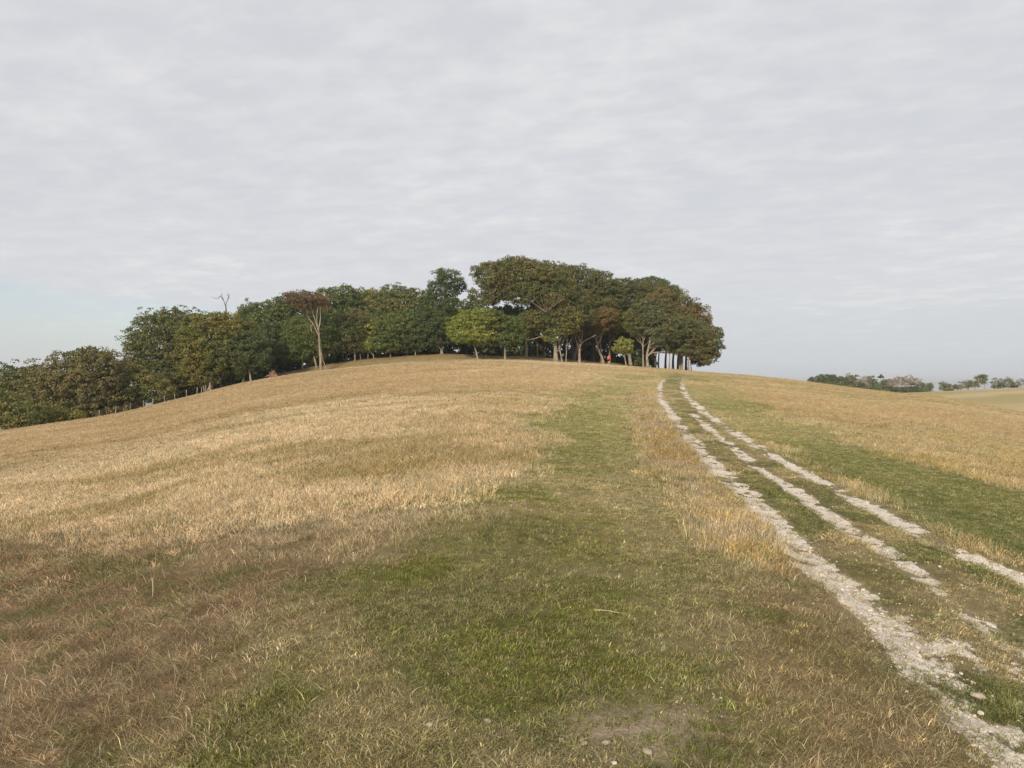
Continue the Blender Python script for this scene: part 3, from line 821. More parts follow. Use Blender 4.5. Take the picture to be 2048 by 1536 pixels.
def bare_tree(name, label, px, off, top_py, spread, group=None, depth=None, tr=.12, seed=0, mat=None, nbr=7, levels=2, path=None, cat='tree'):
    """leafless tree: trunk and forking boughs"""
    rnd = random.Random(seed)
    Y = depth if depth is not None else brow_depth(px) + off
    x = (px - 1024) / FPX * Y; base = Vector((x, Y, gz(x, Y)))
    root = empty(name, base); tag(root, label, cat, group); mat = mat or M_DEAD
    top = at(px, top_py, Y); H = top.z - base.z; sp = spread * Y / FPX
    pp = smooth_path([base - Vector((0, 0, .2)), base.lerp(top, .4) + Vector((rnd.uniform(-.1, .1) * sp, 0, 0)), base.lerp(top, .72) + Vector((rnd.uniform(-.2, .2) * sp, 0, 0))], 8)
    link('trunk', Tubes().add(pp, [tr * (1.2 - .09 * i) for i in range(8)], 7).mesh('trunk', base), mat, root)
    for k in range(nbr):
        s = pp[rnd.choice([4, 5, 6, 7, 7])]
        e = Vector((base.x + rnd.uniform(-1, 1) * sp, base.y + rnd.uniform(-1, 1) * sp * .7, base.z + H * rnd.uniform(.72, 1.0)))
        q = smooth_path([s, s.lerp(e, .5) + Vector((0, 0, -.06 * H)), e], 6)
        tb = Tubes().add(q, [tr * (.5 - .07 * i) for i in range(6)], 5)
        for w in range(levels * 2):
            a = q[rnd.randint(2, 4)]; f = a + Vector((rnd.uniform(-.6, .6) * sp, rnd.uniform(-.5, .5) * sp, rnd.uniform(.08, .25) * H))
            tb.add(smooth_path([a, a.lerp(f, .5) + Vector((rnd.uniform(-.1, .1) * sp, 0, 0)), f], 4), [tr * .24, tr * .2, tr * .15, tr * .08], 4)
        link('bough', tb.mesh('bough', base), mat, root)
    return root

GR = 'trees of the hilltop grove'
_s = [0]
def T(label, base, off, blobs, pal, name='broadleaf_tree', cat='tree', group=GR, **kw):
    _s[0] += 1
    return make_tree(name, label, cat, base, off, blobs, pal, group=group, seed=_s[0], **kw)

# --- left end, on the falling slope
T('low olive green shrub at the left edge of the field', 12, 9, [(0, 822, 58, 36), (40, 835, 40, 26), (-40, 815, 50, 40)], 'olg', 'shrub', 'shrub', 'shrubs at the field edge', nl=3)
T('low ochre shrub below the big olive dome tree', 98, 9, [(98, 838, 48, 24), (135, 842, 36, 18), (70, 832, 30, 22)], 'gold', 'shrub', 'shrub', 'shrubs at the field edge', nl=3)
T('dark grey olive tree at the far left edge of the trees', 30, 32, [(30, 778, 66, 46), (62, 762, 34, 30), (0, 790, 50, 40), (-50, 790, 50, 45)], 'ol', tr=.3)
T('large olive dome shaped tree with a pale top, left of the gap of sky', 160, 15, [(160, 772, 92, 66), (195, 735, 52, 38), (112, 792, 66, 50), (228, 785, 34, 50), (160, 820, 95, 35)], 'tanol', tr=.4, nl=6, lean_front=1)
T('low green bush filling the foot between the two left domes', 285, 7, [(272, 772, 44, 38), (305, 782, 40, 26), (250, 800, 40, 22)], 'olg', 'shrub', 'shrub', 'shrubs at the field edge', nl=3)
T('tall grey green dome at the left end of the grove', 320, 17, [(318, 690, 62, 66), (352, 655, 46, 38), (298, 722, 44, 56), (378, 695, 44, 70), (330, 750, 70, 32)], 'ol', tr=.4, nl=6)
T('broad golden brown tree with low branches above the fence end', 420, 7, [(425, 690, 62, 58), (410, 652, 44, 28), (463, 662, 46, 34), (408, 738, 44, 34), (380, 715, 32, 46), (450, 715, 55, 40)], 'gold', tr=.38, nl=6, lean_front=1)
T('round dark green tree with a short pale trunk beside the upturned root', 502, 2, [(498, 702, 46, 38), (478, 728, 30, 20), (520, 718, 26, 22)], 'dg', path=[(500, 748), (497, 728), (495, 706)], tr=.20)
T('shaded tree with a stout dark trunk left of the round dark green tree', 486, 5, [(474, 692, 42, 36), (470, 725, 30, 22)], 'g', path=[(487, 748), (484, 728), (482, 700)], tr=.32, bark=M_BARKD)
# --- bare snag above the golden tree, with its three horns
def snag():
    Y = brow_depth(450) + 24; x = (450 - 1024) / FPX * Y; base = Vector((x, Y, gz(x, Y)))
    root = empty('dead_tree', base); tag(root, 'dead bare tree top poking above the golden brown tree', 'tree', GR)
    mat = M_BARKD
    def br(name, pts, r0, r1):
        q = smooth_path([at(a, b, Y) for a, b in pts], 9)
        link(name, Tubes().add(q, [r0 + (r1 - r0) * i / 8 for i in range(9)], 6).mesh(name, base), mat, root)
    q = smooth_path([base - Vector((0, 0, .2)), at(451, 690, Y), at(452, 622, Y), at(451, 609, Y)], 10)
    link('trunk', Tubes().add(q, [.17 - .010 * i for i in range(10)], 7).mesh('trunk', base), mat, root)
    br('bough', [(451, 612), (447, 600), (444, 593), (444, 585)], .075, .02)
    br('bough', [(451, 611), (455, 600), (457, 592), (455.5, 585)], .07, .02)
    br('bough', [(447, 601), (441, 592), (437, 596), (431, 597), (424, 595)], .07, .02)
    br('twig', [(444, 592), (441, 588)], .04, .02); br('twig', [(457, 593), (453, 589)], .04, .02); br('twig', [(455, 600), (458.5, 594), (458, 587)], .05, .02)
snag()
# --- middle left
T('tall mid green tree rising behind the bare dead tree top', 530, 22, [(522, 655, 50, 50), (556, 640, 38, 40), (497, 640, 26, 34), (545, 700, 48, 45)], 'g', tr=.35)
T('dark tree directly behind the windswept reddish tree', 598, 20, [(600, 632, 36, 38), (592, 680, 36, 40), (575, 610, 16, 18)], 'dg', tr=.3, bark=M_BARKD)
T('slim tree with a leaning trunk just left of the windswept tree foot', 634, 6, [(634, 668, 40, 34), (650, 690, 28, 24)], 'g', path=[(630, 720), (627, 708), (628, 690)], tr=.22)
T('round green tree on a short straight trunk left of the windswept tree', 605, 8, [(605, 690, 40, 34), (584, 700, 26, 26), (625, 704, 28, 22), (600, 660, 30, 24)], 'g', path=[(605, 722), (606, 712), (606, 690)], tr=.19)
T('tall bare stemmed tree with a flat windswept reddish brown crown', 642, 1, [(615, 600, 34, 10), (644, 607, 18, 12), (586, 592, 18, 5), (605, 588, 18, 5), (618, 615, 24, 6), (634, 596, 22, 8), (655, 612, 9, 7), (598, 606, 20, 4), (620, 628, 12, 5)], 'twig', name='windswept_tree',
  path=[(641, 715), (639, 690), (638, 668), (636, 654)], tr=.25, lr=.11, dens=.75, clump=.42, leaf=.2, streak=(-2.2, 0, .8), nl=0, hollow=.3,
  limbs=[[(637, 662), (632, 645), (627, 630), (620, 612)], [(637, 660), (640, 645), (641, 632), (640, 612)], [(638, 672), (632, 660), (628, 650), (620, 640), (612, 628)], [(637, 660), (634, 646), (634, 632), (636, 612)], [(626, 648), (622, 654), (623, 664)]])
T('thin forked stem leaning at the foot of the windswept tree', 654, 3, [(642, 690, 14, 10)], 'g', path=[(649, 728), (644, 716), (643, 695)], tr=.12, nl=2)
T('tall dark green tree on the skyline right of the windswept crown', 668, 28, [(665, 612, 42, 36), (690, 600, 34, 26), (652, 650, 45, 50), (690, 640, 40, 36)], 'g', tr=.35)
T('mixed olive tree on the low part of the skyline', 725, 30, [(725, 615, 42, 32), (746, 600, 28, 18), (702, 640, 40, 40), (735, 655, 40, 40)], 'olg', tr=.35)
T('pale olive tree rising left of the tall ragged tree', 800, 28, [(788, 605, 46, 34), (830, 610, 34, 34), (768, 640, 45, 40), (825, 650, 42, 45)], 'olg', tr=.35)
T('small brownish tree with pale branching stem on the bank', 710, 9, [(700, 662, 40, 34), (690, 692, 30, 16), (715, 640, 26, 20)], 'br', path=[(710, 712), (710, 700), (712, 680)], tr=.15, nl=8, lean_front=1)
T('yellow green bushy tree on forked white stems on the bank', 748, 9, [(750, 670, 22, 32), (760, 692, 18, 12), (742, 690, 12, 12)], 'lg', path=[(747, 712), (746, 704), (748, 680)], tr=.12, limbs=[[(748, 712), (741, 704), (736, 699)]])
T('deep green spreading tree on the bank between yellow green bush and tall ragged tree', 781, 9, [(790, 660, 46, 34), (775, 690, 34, 15), (808, 680, 28, 22)], 'g', path=[(781, 708), (781, 700), (786, 670)], tr=.18)
T('dark low crowned tree left of the tall ragged tree trunk', 831, 10, [(832, 675, 34, 28), (845, 655, 28, 36)], 'dg', path=[(831, 705), (831, 696), (834, 670)], tr=.13)
for px, lab in ((694, 'thin sapling on the bank left of the brownish tree'), (736, 'thin sapling left of the forked white stems'), (814, 'thin pale sapling stem right of the deep green spreading tree'), (721, 'slender sapling between brownish tree and yellow green bush')):
    T(lab, px, 10, [(px + 1, 696, 13, 10), (px - 4, 690, 10, 9)], 'g', name='sapling', path=[(px, 710), (px + 1, 700), (px, 692)], tr=.085, nl=2, clump=.5)
T('tall ragged dark tree with open top standing alone on the bank', 884, 10, [(878, 640, 38, 34), (858, 658, 30, 40), (884, 588, 30, 20), (898, 560, 26, 15), (882, 548, 14, 9), (920, 572, 13, 13), (862, 605, 20, 26), (905, 615, 22, 16), (868, 578, 14, 12), (872, 672, 34, 24)], 'dg',
  path=[(883, 695), (882, 672), (884, 640), (890, 595)], tr=.30, nl=9, clump=.7, hollow=.12)
T('bright light green round tree with a leaning pale trunk', 956, 2, [(944, 652, 46, 34), (922, 665, 28, 24), (966, 640, 26, 22), (950, 675, 40, 14)], 'lg', path=[(953, 706), (949, 692), (947, 668)], tr=.19)
T('mid green round tree on a straight white trunk right of the bright one', 1010, 2, [(1008, 660, 36, 28), (1026, 674, 22, 15), (985, 645, 28, 24), (1000, 678, 34, 12)], 'g', path=[(1010, 706), (1010, 690), (1008, 666)], tr=.19)
T('small dark spire topped conifer between ragged tree and great windswept tree', 944, 26, [(945, 590, 6, 16), (945, 606, 10, 14), (942, 622, 15, 12)], 'gg', name='conifer_tree', tr=.16, nl=2, clump=.5)
T('low dark spruce tip left of the spire conifer', 932, 26, [(932, 615, 9, 14), (932, 632, 14, 14)], 'dg', name='conifer_tree', tr=.14, nl=2, clump=.5)
# --- the great windswept trees of the right half
T('great windswept tree with thick fluted trunk and the highest crown', 1112, 2,
  [(1045, 556, 64, 34), (985, 556, 38, 28), (1000, 586, 38, 16), (1090, 560, 56, 34), (1060, 588, 56, 24), (1112, 600, 42, 34), (962, 544, 18, 13), (1030, 535, 40, 18), (975, 600, 24, 12), (1078, 640, 38, 20), (1128, 625, 30, 24)], 'ol', name='windswept_tree',
  path=[(1111, 700), (1110, 676), (1107, 650), (1098, 628)], tr=.46, taper=.09, lr=.06, front=4.3, nl=14, lean_front=1, streak=(.1, 0, .7), twigs=4,
  limbs=[[(1092, 624), (1080, 616), (1065, 606), (1055, 600), (1040, 596), (1025, 598)], [(1090, 622), (1076, 612), (1062, 602), (1057, 590)], [(1094, 625), (1092, 605), (1096, 590)],
         [(1098, 622), (1106, 606), (1108, 588)], [(1092, 620), (1084, 604), (1080, 585)], [(1030, 597), (1022, 606), (1016, 603)], [(1100, 618), (1114, 606), (1118, 590), (1120, 572)], [(1104, 612), (1124, 600), (1130, 584)], [(1096, 606), (1088, 590), (1086, 572)], [(1082, 612), (1070, 598), (1068, 584)], [(1108, 600), (1104, 586), (1106, 566)]])
T('dark spreading low tree in front of the great windswept crown', 1053, 9, [(1068, 645, 40, 22), (1040, 664, 26, 14), (1095, 648, 26, 18)], 'g', path=[(1053, 690), (1052, 672), (1056, 655)], tr=.26, limbs=[[(1053, 680), (1066, 678), (1084, 672), (1096, 664)]])
T('golden orange low crown on a thin leaning stem beside the thick trunk', 1125, .5, [(1126, 650, 32, 22), (1104, 674, 18, 11), (1145, 638, 20, 18), (1110, 655, 16, 18)], 'gold', path=[(1121, 706), (1118, 690), (1117, 664)], tr=.17)
T('slender straight pale tree between leaning stem and forked tree', 1132, 2, [(1140, 612, 30, 24), (1150, 640, 20, 14)], 'ol', path=[(1133, 702), (1134, 686), (1136, 650)], tr=.12)
T('tree with a stout pale trunk forking low into a Y', 1159, 2, [(1160, 636, 32, 20), (1150, 604, 36, 28), (1152, 668, 10, 6)], 'br', path=[(1159, 704), (1160, 694), (1163, 686)], tr=.30, nl=3,
  limbs=[[(1159, 698), (1153, 684), (1150, 672), (1150, 655)], [(1163, 686), (1157, 676), (1152, 666), (1150, 650)], [(1163, 687), (1170, 681), (1180, 676), (1192, 670)], [(1162, 687), (1164, 676), (1164, 660)]])
T('brown green domed tree right of the highest crown', 1146, 14, [(1158, 576, 54, 42), (1198, 582, 42, 38), (1128, 558, 40, 26), (1182, 615, 44, 28), (1225, 600, 30, 30), (1175, 645, 46, 22), (1150, 650, 30, 18)], 'br', tr=.42, streak=(.1, 0, .6), nl=9, lean_front=1, name='windswept_tree')
T('rust crowned tree with a trunk curving over to the ground beside the walker', 1209, 2.5, [(1190, 650, 32, 18), (1205, 634, 26, 14), (1176, 662, 16, 12)], 'rust', path=[(1203, 712), (1197, 701), (1194, 686), (1193, 664)], tr=.26, limbs=[[(1194, 676), (1202, 668), (1212, 656)], [(1193, 680), (1186, 668), (1182, 655)]])
T('dark trunked tree just left of the curved trunk', 1187, 10, [(1180, 640, 32, 30)], 'br', path=[(1187, 700), (1187, 680), (1186, 650)], tr=.42, bark=M_BARKD)
T('straight grey trunked tree right behind the curved trunk', 1203, 6, [(1210, 620, 30, 26)], 'br', path=[(1202, 700), (1200, 680), (1200, 640)], tr=.22)
T('straight trunked tree behind the walker with light green leaves', 1219, 8, [(1240, 645, 30, 20), (1224, 656, 22, 12), (1256, 652, 14, 12)], 'lg', path=[(1219, 700), (1219, 680), (1218, 655)], tr=.24, limbs=[[(1220, 684), (1226, 676), (1230, 668)]])
T('tiny round light green tree on a slanting stem right of the walker', 1253, 1, [(1247, 692, 18, 14), (1240, 700, 12, 9), (1255, 700, 10, 9)], 'lg', path=[(1250, 718), (1248, 708), (1247, 698)], tr=.15, clump=.55, leaf=.26, nl=3)
T('olive brown domed tree above the tiny light green tree', 1262, 14, [(1260, 598, 50, 38), (1298, 598, 42, 36), (1236, 606, 40, 40), (1270, 640, 50, 28), (1225, 640, 30, 22), (1228, 588, 36, 26), (1272, 668, 38, 18), (1232, 668, 24, 12)], 'br', tr=.4, streak=(.1, 0, .5), nl=8, lean_front=1, name='windswept_tree')
T('dark green pine like crown on the skyline of the right dome', 1305, 30, [(1298, 578, 42, 20), (1328, 590, 30, 22), (1310, 610, 40, 30)], 'dg', tr=.4, bark=M_BARKD)
T('slim pale trunked tree close left of the forked grey tree', 1287, 2, [(1284, 640, 32, 30), (1276, 660, 20, 14)], 'br', path=[(1286, 708), (1286, 690), (1287, 668)], tr=.20, limbs=[[(1286, 678), (1282, 670), (1276, 664)], [(1288, 680), (1292, 670), (1297, 664)]])
T('pale forked tree with a long low branch reaching right', 1296, 1.5, [(1320, 648, 42, 34), (1343, 680, 34, 20), (1365, 690, 20, 14), (1306, 622, 36, 26), (1378, 700, 12, 8)], 'gg', path=[(1294, 714), (1296, 700), (1299, 686), (1302, 668)], tr=.30, lr=.17, nl=10, lean_front=1,
  limbs=[[(1296, 712), (1303, 706), (1320, 705), (1345, 706), (1362, 702)], [(1300, 708), (1309, 698), (1316, 692), (1325, 690), (1332, 681)], [(1299, 690), (1308, 685), (1310, 674), (1313, 668)]])
T('grey brown domed tree forming the upper right slope of the grove', 1362, 8, [(1350, 625, 46, 38), (1386, 640, 34, 32), (1326, 610, 36, 32), (1402, 664, 22, 26), (1370, 665, 40, 25)], 'rb', tr=.42, streak=(.1, 0, .7), nl=10, lean_front=1, name='windswept_tree')
T('brown leaved tree overhanging the right end of the grove', 1377, 1, [(1388, 672, 44, 26), (1414, 684, 28, 20), (1404, 706, 28, 13), (1422, 668, 20, 12), (1385, 702, 28, 9), (1430, 698, 11, 11), (1408, 722, 15, 6), (1366, 652, 30, 22), (1350, 668, 22, 14)], 'br', path=[(1377, 724), (1378, 714), (1383, 704)], tr=.20, nl=7)
T('dark hanging foliage tree on a thin stem at the extreme right of the grove', 1383, 8, [(1396, 716, 22, 9), (1420, 712, 18, 9), (1402, 727, 14, 4)], 'dg', path=[(1382, 730), (1384, 718), (1390, 708)], tr=.10, bark=M_BARKD, nl=4, clump=.6)
T('slim olive tree between forked tree and right end', 1338, 2, [(1336, 672, 28, 22), (1345, 696, 20, 10)], 'gg', path=[(1339, 720), (1339, 706), (1337, 680)], tr=.17)
T('slim grey tree second from the right end of the grove', 1364, 3, [(1362, 690, 22, 16), (1372, 705, 14, 8)], 'ol', path=[(1365, 725), (1365, 712), (1364, 695)], tr=.19)
# dark trunks seen against the sky under the right end, and the shaded inner trees
for k, px in enumerate((1311, 1317, 1331, 1346, 1356, 1372)):
    T(('first', 'second', 'third', 'fourth', 'fifth', 'sixth')[k] + ' dark trunk against the sky, counting right from the pale forked tree', px, 11 + 2 * (k % 3), [(px, 690, 20, 13), (px + 4, 668, 22, 20)], 'dg', name='backlit_tree', group='dark trunks under the right end', path=[(px, 722), (px + 1, 706), (px, 690)], tr=.30 if k > 1 else .2, bark=M_BARKD, nl=2)
inner = [(345, 16, 780), (378, 14, 768), (412, 14, 755), (446, 16, 742), (478, 20, 728), (515, 15, 728), (548, 14, 715), (575, 17, 708), (618, 18, 702), (655, 18, 698), (690, 19, 695), (722, 18, 690), (757, 18, 690), (795, 18, 686), (832, 19, 684), (868, 18, 680), (903, 18, 680), (935, 19, 680),
         (970, 19, 680), (1000, 20, 682), (1035, 20, 682), (1066, 21, 684), (1098, 22, 690), (1135, 23, 692), (1168, 24, 690), (1196, 27, 694), (1230, 26, 696), (1268, 22, 700), (1283, 18, 700)]
MARKS = [(320, 'the tall grey green dome'), (420, 'the broad golden brown tree'), (500, 'the round dark green tree'), (546, 'the upturned root plate'), (605, 'the round green tree on a short trunk'), (642, 'the windswept reddish tree'),
         (710, 'the small brownish tree'), (748, 'the yellow green bushy tree'), (781, 'the deep green spreading tree'), (831, 'the dark low crowned tree'), (884, 'the tall ragged tree'), (953, 'the bright light green tree'),
         (1010, 'the mid green tree on a white trunk'), (1053, 'the dark spreading low tree'), (1112, 'the thick fluted trunk'), (1159, 'the Y forked trunk'), (1203, 'the curved trunk'), (1250, 'the tiny light green tree'), (1292, 'the pale forked tree')]
_used = set()
def where(px):
    for d in range(4):
        m = sorted(MARKS, key=lambda q: abs(q[0] - px))[d]
        rel = 'directly behind' if abs(m[0] - px) < 9 else 'deeper in and right of' if px > m[0] else 'deeper in and left of'
        if (rel, m[1]) not in _used: break
    _used.add((rel, m[1])); return rel + ' ' + m[1]
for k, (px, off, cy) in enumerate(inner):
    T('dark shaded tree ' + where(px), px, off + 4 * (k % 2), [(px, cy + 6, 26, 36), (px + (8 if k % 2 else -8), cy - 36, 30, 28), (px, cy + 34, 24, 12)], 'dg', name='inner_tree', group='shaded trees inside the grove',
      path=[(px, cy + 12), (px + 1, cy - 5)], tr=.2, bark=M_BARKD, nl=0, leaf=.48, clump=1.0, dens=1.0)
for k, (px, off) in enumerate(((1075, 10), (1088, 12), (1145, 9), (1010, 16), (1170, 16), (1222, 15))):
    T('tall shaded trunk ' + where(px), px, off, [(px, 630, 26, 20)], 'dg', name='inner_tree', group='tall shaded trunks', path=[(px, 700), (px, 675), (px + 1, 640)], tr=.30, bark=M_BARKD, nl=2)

# ------------------------------------------------------------------ trees far off on the right
def F(label, px, cy, rx, ry, pal, depth=385, more=(), **kw):
    T(label, px, 0, [(px, cy, rx, ry)] + list(more), pal, name=kw.pop('name', 'far_tree'), group='trees beyond the valley', depth=depth, leaf=.62, clump=1.15, nl=kw.pop('nl', 3), tr=kw.pop('tr', .2), twigs=1, **kw)
F('far low hedge running along the foot of the distant tree line', 1690, 776, 26, 6, 'g', more=[(1650, 770, 22, 6), (1730, 780, 24, 6), (1765, 784, 20, 5), (1840, 782, 22, 4), (1668, 774, 18, 6)], name='far_hedge', cat='hedge')
F('far dark hedge tree at the left tip of the distant tree line', 1629, 763, 12, 6, 'dg', cat='tree')
F('far dark round tree second from the left tip of the distant line', 1646, 759, 14, 9, 'dg')
F('far dark broad tree with a flat top in the distant line', 1664, 760, 14, 10, 'dg')
F('far grey brown thin crowned tree in the distant line', 1681, 765, 12, 10, 'br')
F('far tall olive tree with a pointed top in the distant line', 1695, 762, 9, 13, 'ol')
F('far twin topped olive tree right of the pointed one', 1707, 761, 8, 12, 'ol')
F('far low dark bush left of the pale bare trees', 1719, 773, 9, 8, 'dg', name='far_bush', cat='shrub')
F('far dark tree between two pale bare trees', 1743, 764, 8, 12, 'g', more=[(1747, 772, 9, 8)])
F('far dark bush under the cross topped conifer', 1770, 771, 9, 9, 'g', name='far_bush', cat='shrub')
F('far long low dark bush at the bottom of the valley notch', 1800, 782, 24, 5, 'dg', more=[(1780, 780, 14, 5), (1822, 780, 14, 5)], name='far_bush', cat='shrub')
F('far pointed dark bush right of the notch', 1828, 775, 7, 6, 'dg', name='far_bush', cat='shrub')
F('far brown bush near the right end of the distant line', 1845, 775, 9, 7, 'br', name='far_bush', cat='shrub')
F('far dark round bush closing the right end of the distant line', 1858, 774, 6, 8, 'g', name='far_bush', cat='shrub')
for k, (px, top, lab) in enumerate(((1732, 752, 'far pale bare tree left of the dark tree'), (1726, 757, 'far pale bare sapling beside the low dark bush'), (1779, 758, 'far tan bare tree left of the notch'), (1788, 757, 'far tan bare tree above the notch'),
                                    (1798, 752, 'far tall thin bare tree above the notch'), (1811, 754, 'far brown leafless tree right of the notch'), (1819, 751, 'far feathery bare tree right of the brown leafless one'), (1834, 754, 'far faint bare tree near the end of the line'))):
    r = bare_tree('far_bare_tree', lab, px, 0, top, 8, 'trees beyond the valley', 385, tr=.22, seed=50 + k, nbr=9)
    me, cc = crown_mesh('crown', [(at(px, top + 10, 385), 2.2, 1.6, 2.2)], r.location, 'pale', np.random.default_rng(60 + k), .34, .45, .9)
    link('crown', me, M_LEAF, r)
def far_conifer():
    Y = 385; px = 1762; x = (px - 1024) / FPX * Y; base = Vector((x, Y, gz(x, Y)))
    root = empty('far_conifer', base); tag(root, 'far thin conifer with a cross shaped dark top above the tree line', 'tree', 'trees beyond the valley')
    link('trunk', Tubes().add(smooth_path([base - Vector((0, 0, .2)), at(1761.5, 765, Y), at(1762.5, 751, Y)], 8), [.22 - .02 * i for i in range(8)], 6).mesh('trunk', base), M_DEAD, root)
    me, cc = crown_mesh('crown', [(at(1762, 754.5, Y), 1.5, 1.0, .28), (at(1762, 752, Y), .4, .4, .7)], base, 'dg', np.random.default_rng(5), .4, 1.3, .4)
    link('crown', me, M_LEAF, root)
far_conifer()
RD = 343
F('brown olive bush at the left end of the right hand ridge', 1890, 775, 8, 7, 'ol', RD, more=[(1884, 771, 4, 4)], name='far_bush', cat='shrub')
F('pale brown bush second along the right hand ridge', 1901, 776, 7, 6, 'br', RD, name='far_bush', cat='shrub')
F('small rust brown bush third along the right hand ridge', 1917, 775, 6, 5, 'rust', RD, name='far_bush', cat='shrub')
F('olive sloping tree left of the flat topped tree on the ridge', 1951, 768, 10, 6, 'olg', RD, more=[(1945, 770, 6, 4)])
F('flat topped umbrella shaped olive tree on the right ridge', 1967, 757, 11, 4, 'ol', RD, more=[(1971, 765, 6, 4)])
F('low dark bush under the bare trees of the right ridge', 1994, 774, 8, 4, 'dg', RD, more=[(2006, 772, 7, 4)], name='far_bush', cat='shrub')
F('low dark bush near the right edge of the photograph', 2030, 772, 10, 4, 'dg', RD, name='far_bush', cat='shrub')
for k, (px, top, lab) in enumerate(((1926, 764, 'grey bare tree left of the flat topped tree'), (1936, 763, 'dark bare tree next to the olive sloping tree'), (1992, 757, 'wispy grey bare tree right of the flat topped tree'), (2006, 758, 'tall wispy grey bare tree over the low dark bush'), (2018, 756, 'thin grey bare tree between the two low dark bushes'), (2042, 760, 'grey bare tree at the right edge of the ridge'))):
    r = bare_tree('far_bare_tree', lab, px, 0, top, 8, 'trees beyond the valley', RD, tr=.16, seed=80 + k, nbr=9, mat=M_DEAD if k != 1 else M_BARKD)
    me, cc = crown_mesh('crown', [(at(px, top + 6, RD), 2.0, 1.5, 1.5)], r.location, 'gg', np.random.default_rng(90 + k), .32, .4, .9)
    link('crown', me, M_LEAF, r)

# ------------------------------------------------------------------ fence at the field edge
M_POST = bark_mat('weathered_post', (.26, .21, .16), (.46, .38, .29))
M_WIRE = plain_mat('fence_wire', (.25, .24, .22), .5)
def build_fence():
    posts = [(420.6, 0.5, 1.25, .085), (411.5, 1.5, 1.05, .05), (408.5, 2.2, 1.05, .05), (402.6, 3.0, 1.05, .045), (394, .8, 1.05, .045), (372.7, 1.0, 1.05, .045), (350, 1.4, 1.05, .045), (329, 2.0, 1.05, .045),
             (305, 3.0, 1.05, .045), (287, 3.6, 1.05, .045), (261, 4.2, 1.05, .045), (231, 5.2, 1.05, .045), (198, 6.5, 1.05, .045)]
    g = random.Random(4)
    P = []
    for px, off, h, w in posts:
        Y = brow_depth(px) + off; x = (px - 1024) / FPX * Y; P.append((Vector((x, Y, gz(x, Y))), h, w))
    base = P[0][0]
    root = empty('wire_fence', base); tag(root, 'weathered post and wire fence running down the left edge of the field', 'fence')
    for p, h, w in P:
        top = p + Vector((g.uniform(-.10, .10), g.uniform(-.05, .05), h))
        link('post', Tubes().add([p - Vector((0, 0, .3)), p + Vector((0, 0, .02)), p.lerp(top, .5), top, top + Vector((0, 0, .015))], [w, w, w * .97, w * .93, .004], 7).mesh('post', base), M_POST, root)
    a, b = P[0][0] + Vector((0, -.05, 1.0)), P[0][0] + Vector((-.5, -.25, 0))
    b.z = gz(b.x, b.y) - .1
    link('brace', Tubes().add([a, a.lerp(b, .5), b], [.06, .06, .06], 7).mesh('brace', base), M_POST, root)
    run = [P[i] for i in (0, 4, 5, 6, 7, 8, 9, 10, 11, 12)]
    for f in (.45, .72, .95):
        pts = [p + Vector((0, -w - .01, h * f)) for p, h, w in run]
        link('wire', Tubes().add(pts, [.006] * len(pts), 4).mesh('wire', base), M_WIRE, root)
build_fence()

# ------------------------------------------------------------------ upturned root plate of a fallen tree
def build_root():
    Y = brow_depth(546) - .5; x = (546 - 1024) / FPX * Y; base = Vector((x, Y, gz(x, Y)))
    root = empty('tree_stump', base); tag(root, 'reddish brown upturned root plate of a fallen tree on the bank', 'tree stump')
    m1 = plain_mat('root_earth', (.17, .095, .065), .95, .5, 4); m2 = plain_mat('root_wood', (.25, .15, .11), .9, .4, 6)
    bm = bmesh.new(); bmesh.ops.create_icosphere(bm, subdivisions=3, radius=1)
    for v in bm.verts:
        c = v.co.copy(); n = .75 + .5 * float(vnoise(np.array([c.x * 3 + 9]), np.array([c.z * 3 + c.y * 2 + 9]), .9, 8)[0])
        k = max(0.0, (c.z + .2))
        v.co = Vector((c.x * 1.0 * n * (1 - .62 * k) + .10, c.y * .55 * n, max(c.z, -.25) * 1.05 * n + .05))
    me = bpy.data.meshes.new('root_plate'); bm.to_mesh(me); bm.free()
    link('root_plate', me, m1, root)
    g = random.Random(9)
    for k, (ex, ez) in enumerate(((-1.1, .05), (-.75, .25), (-.45, .9), (.05, 1.25), (.35, .95), (.9, .35), (1.15, .08), (-.2, .5))):
        s = base + Vector((.05 + ex * .2, -.4, .35)); e = base + Vector((ex, -.55 - .1 * g.random(), ez))
        link('root', Tubes().add(smooth_path([s, s.lerp(e, .5) + Vector((0, -.12, .12)), e], 6), [.12, .10, .085, .065, .05, .02], 6).mesh('root', base), m2, root)
    # the fallen stem behind it
    s = base + Vector((.1, .3, .45)); e = base + Vector((.9, 4.5, .35))
    link('fallen_trunk', Tubes().add(smooth_path([s, s.lerp(e, .5), e], 6), [.32, .3, .28, .26, .24, .22], 8).mesh('fallen_trunk', base), M_BARKD, root)
build_root()

# ------------------------------------------------------------------ the walker in red
def skinned(name, verts, edges, radii, mat, parent, rootv=0, sub=1):
    me = bpy.data.meshes.new(name); me.from_pydata(verts, edges, []); me.update()
    o = link(name, me, mat, parent)
    md = o.modifiers.new('skin', 'SKIN'); md.use_smooth_shade = True
    sv = me.skin_vertices[0].data
    for i, r in enumerate(radii):
        sv[i].radius = r if isinstance(r, tuple) else (r, r); sv[i].use_root = (i == rootv)
    s = o.modifiers.new('subd', 'SUBSURF'); s.levels = sub; s.render_levels = sub
    return o

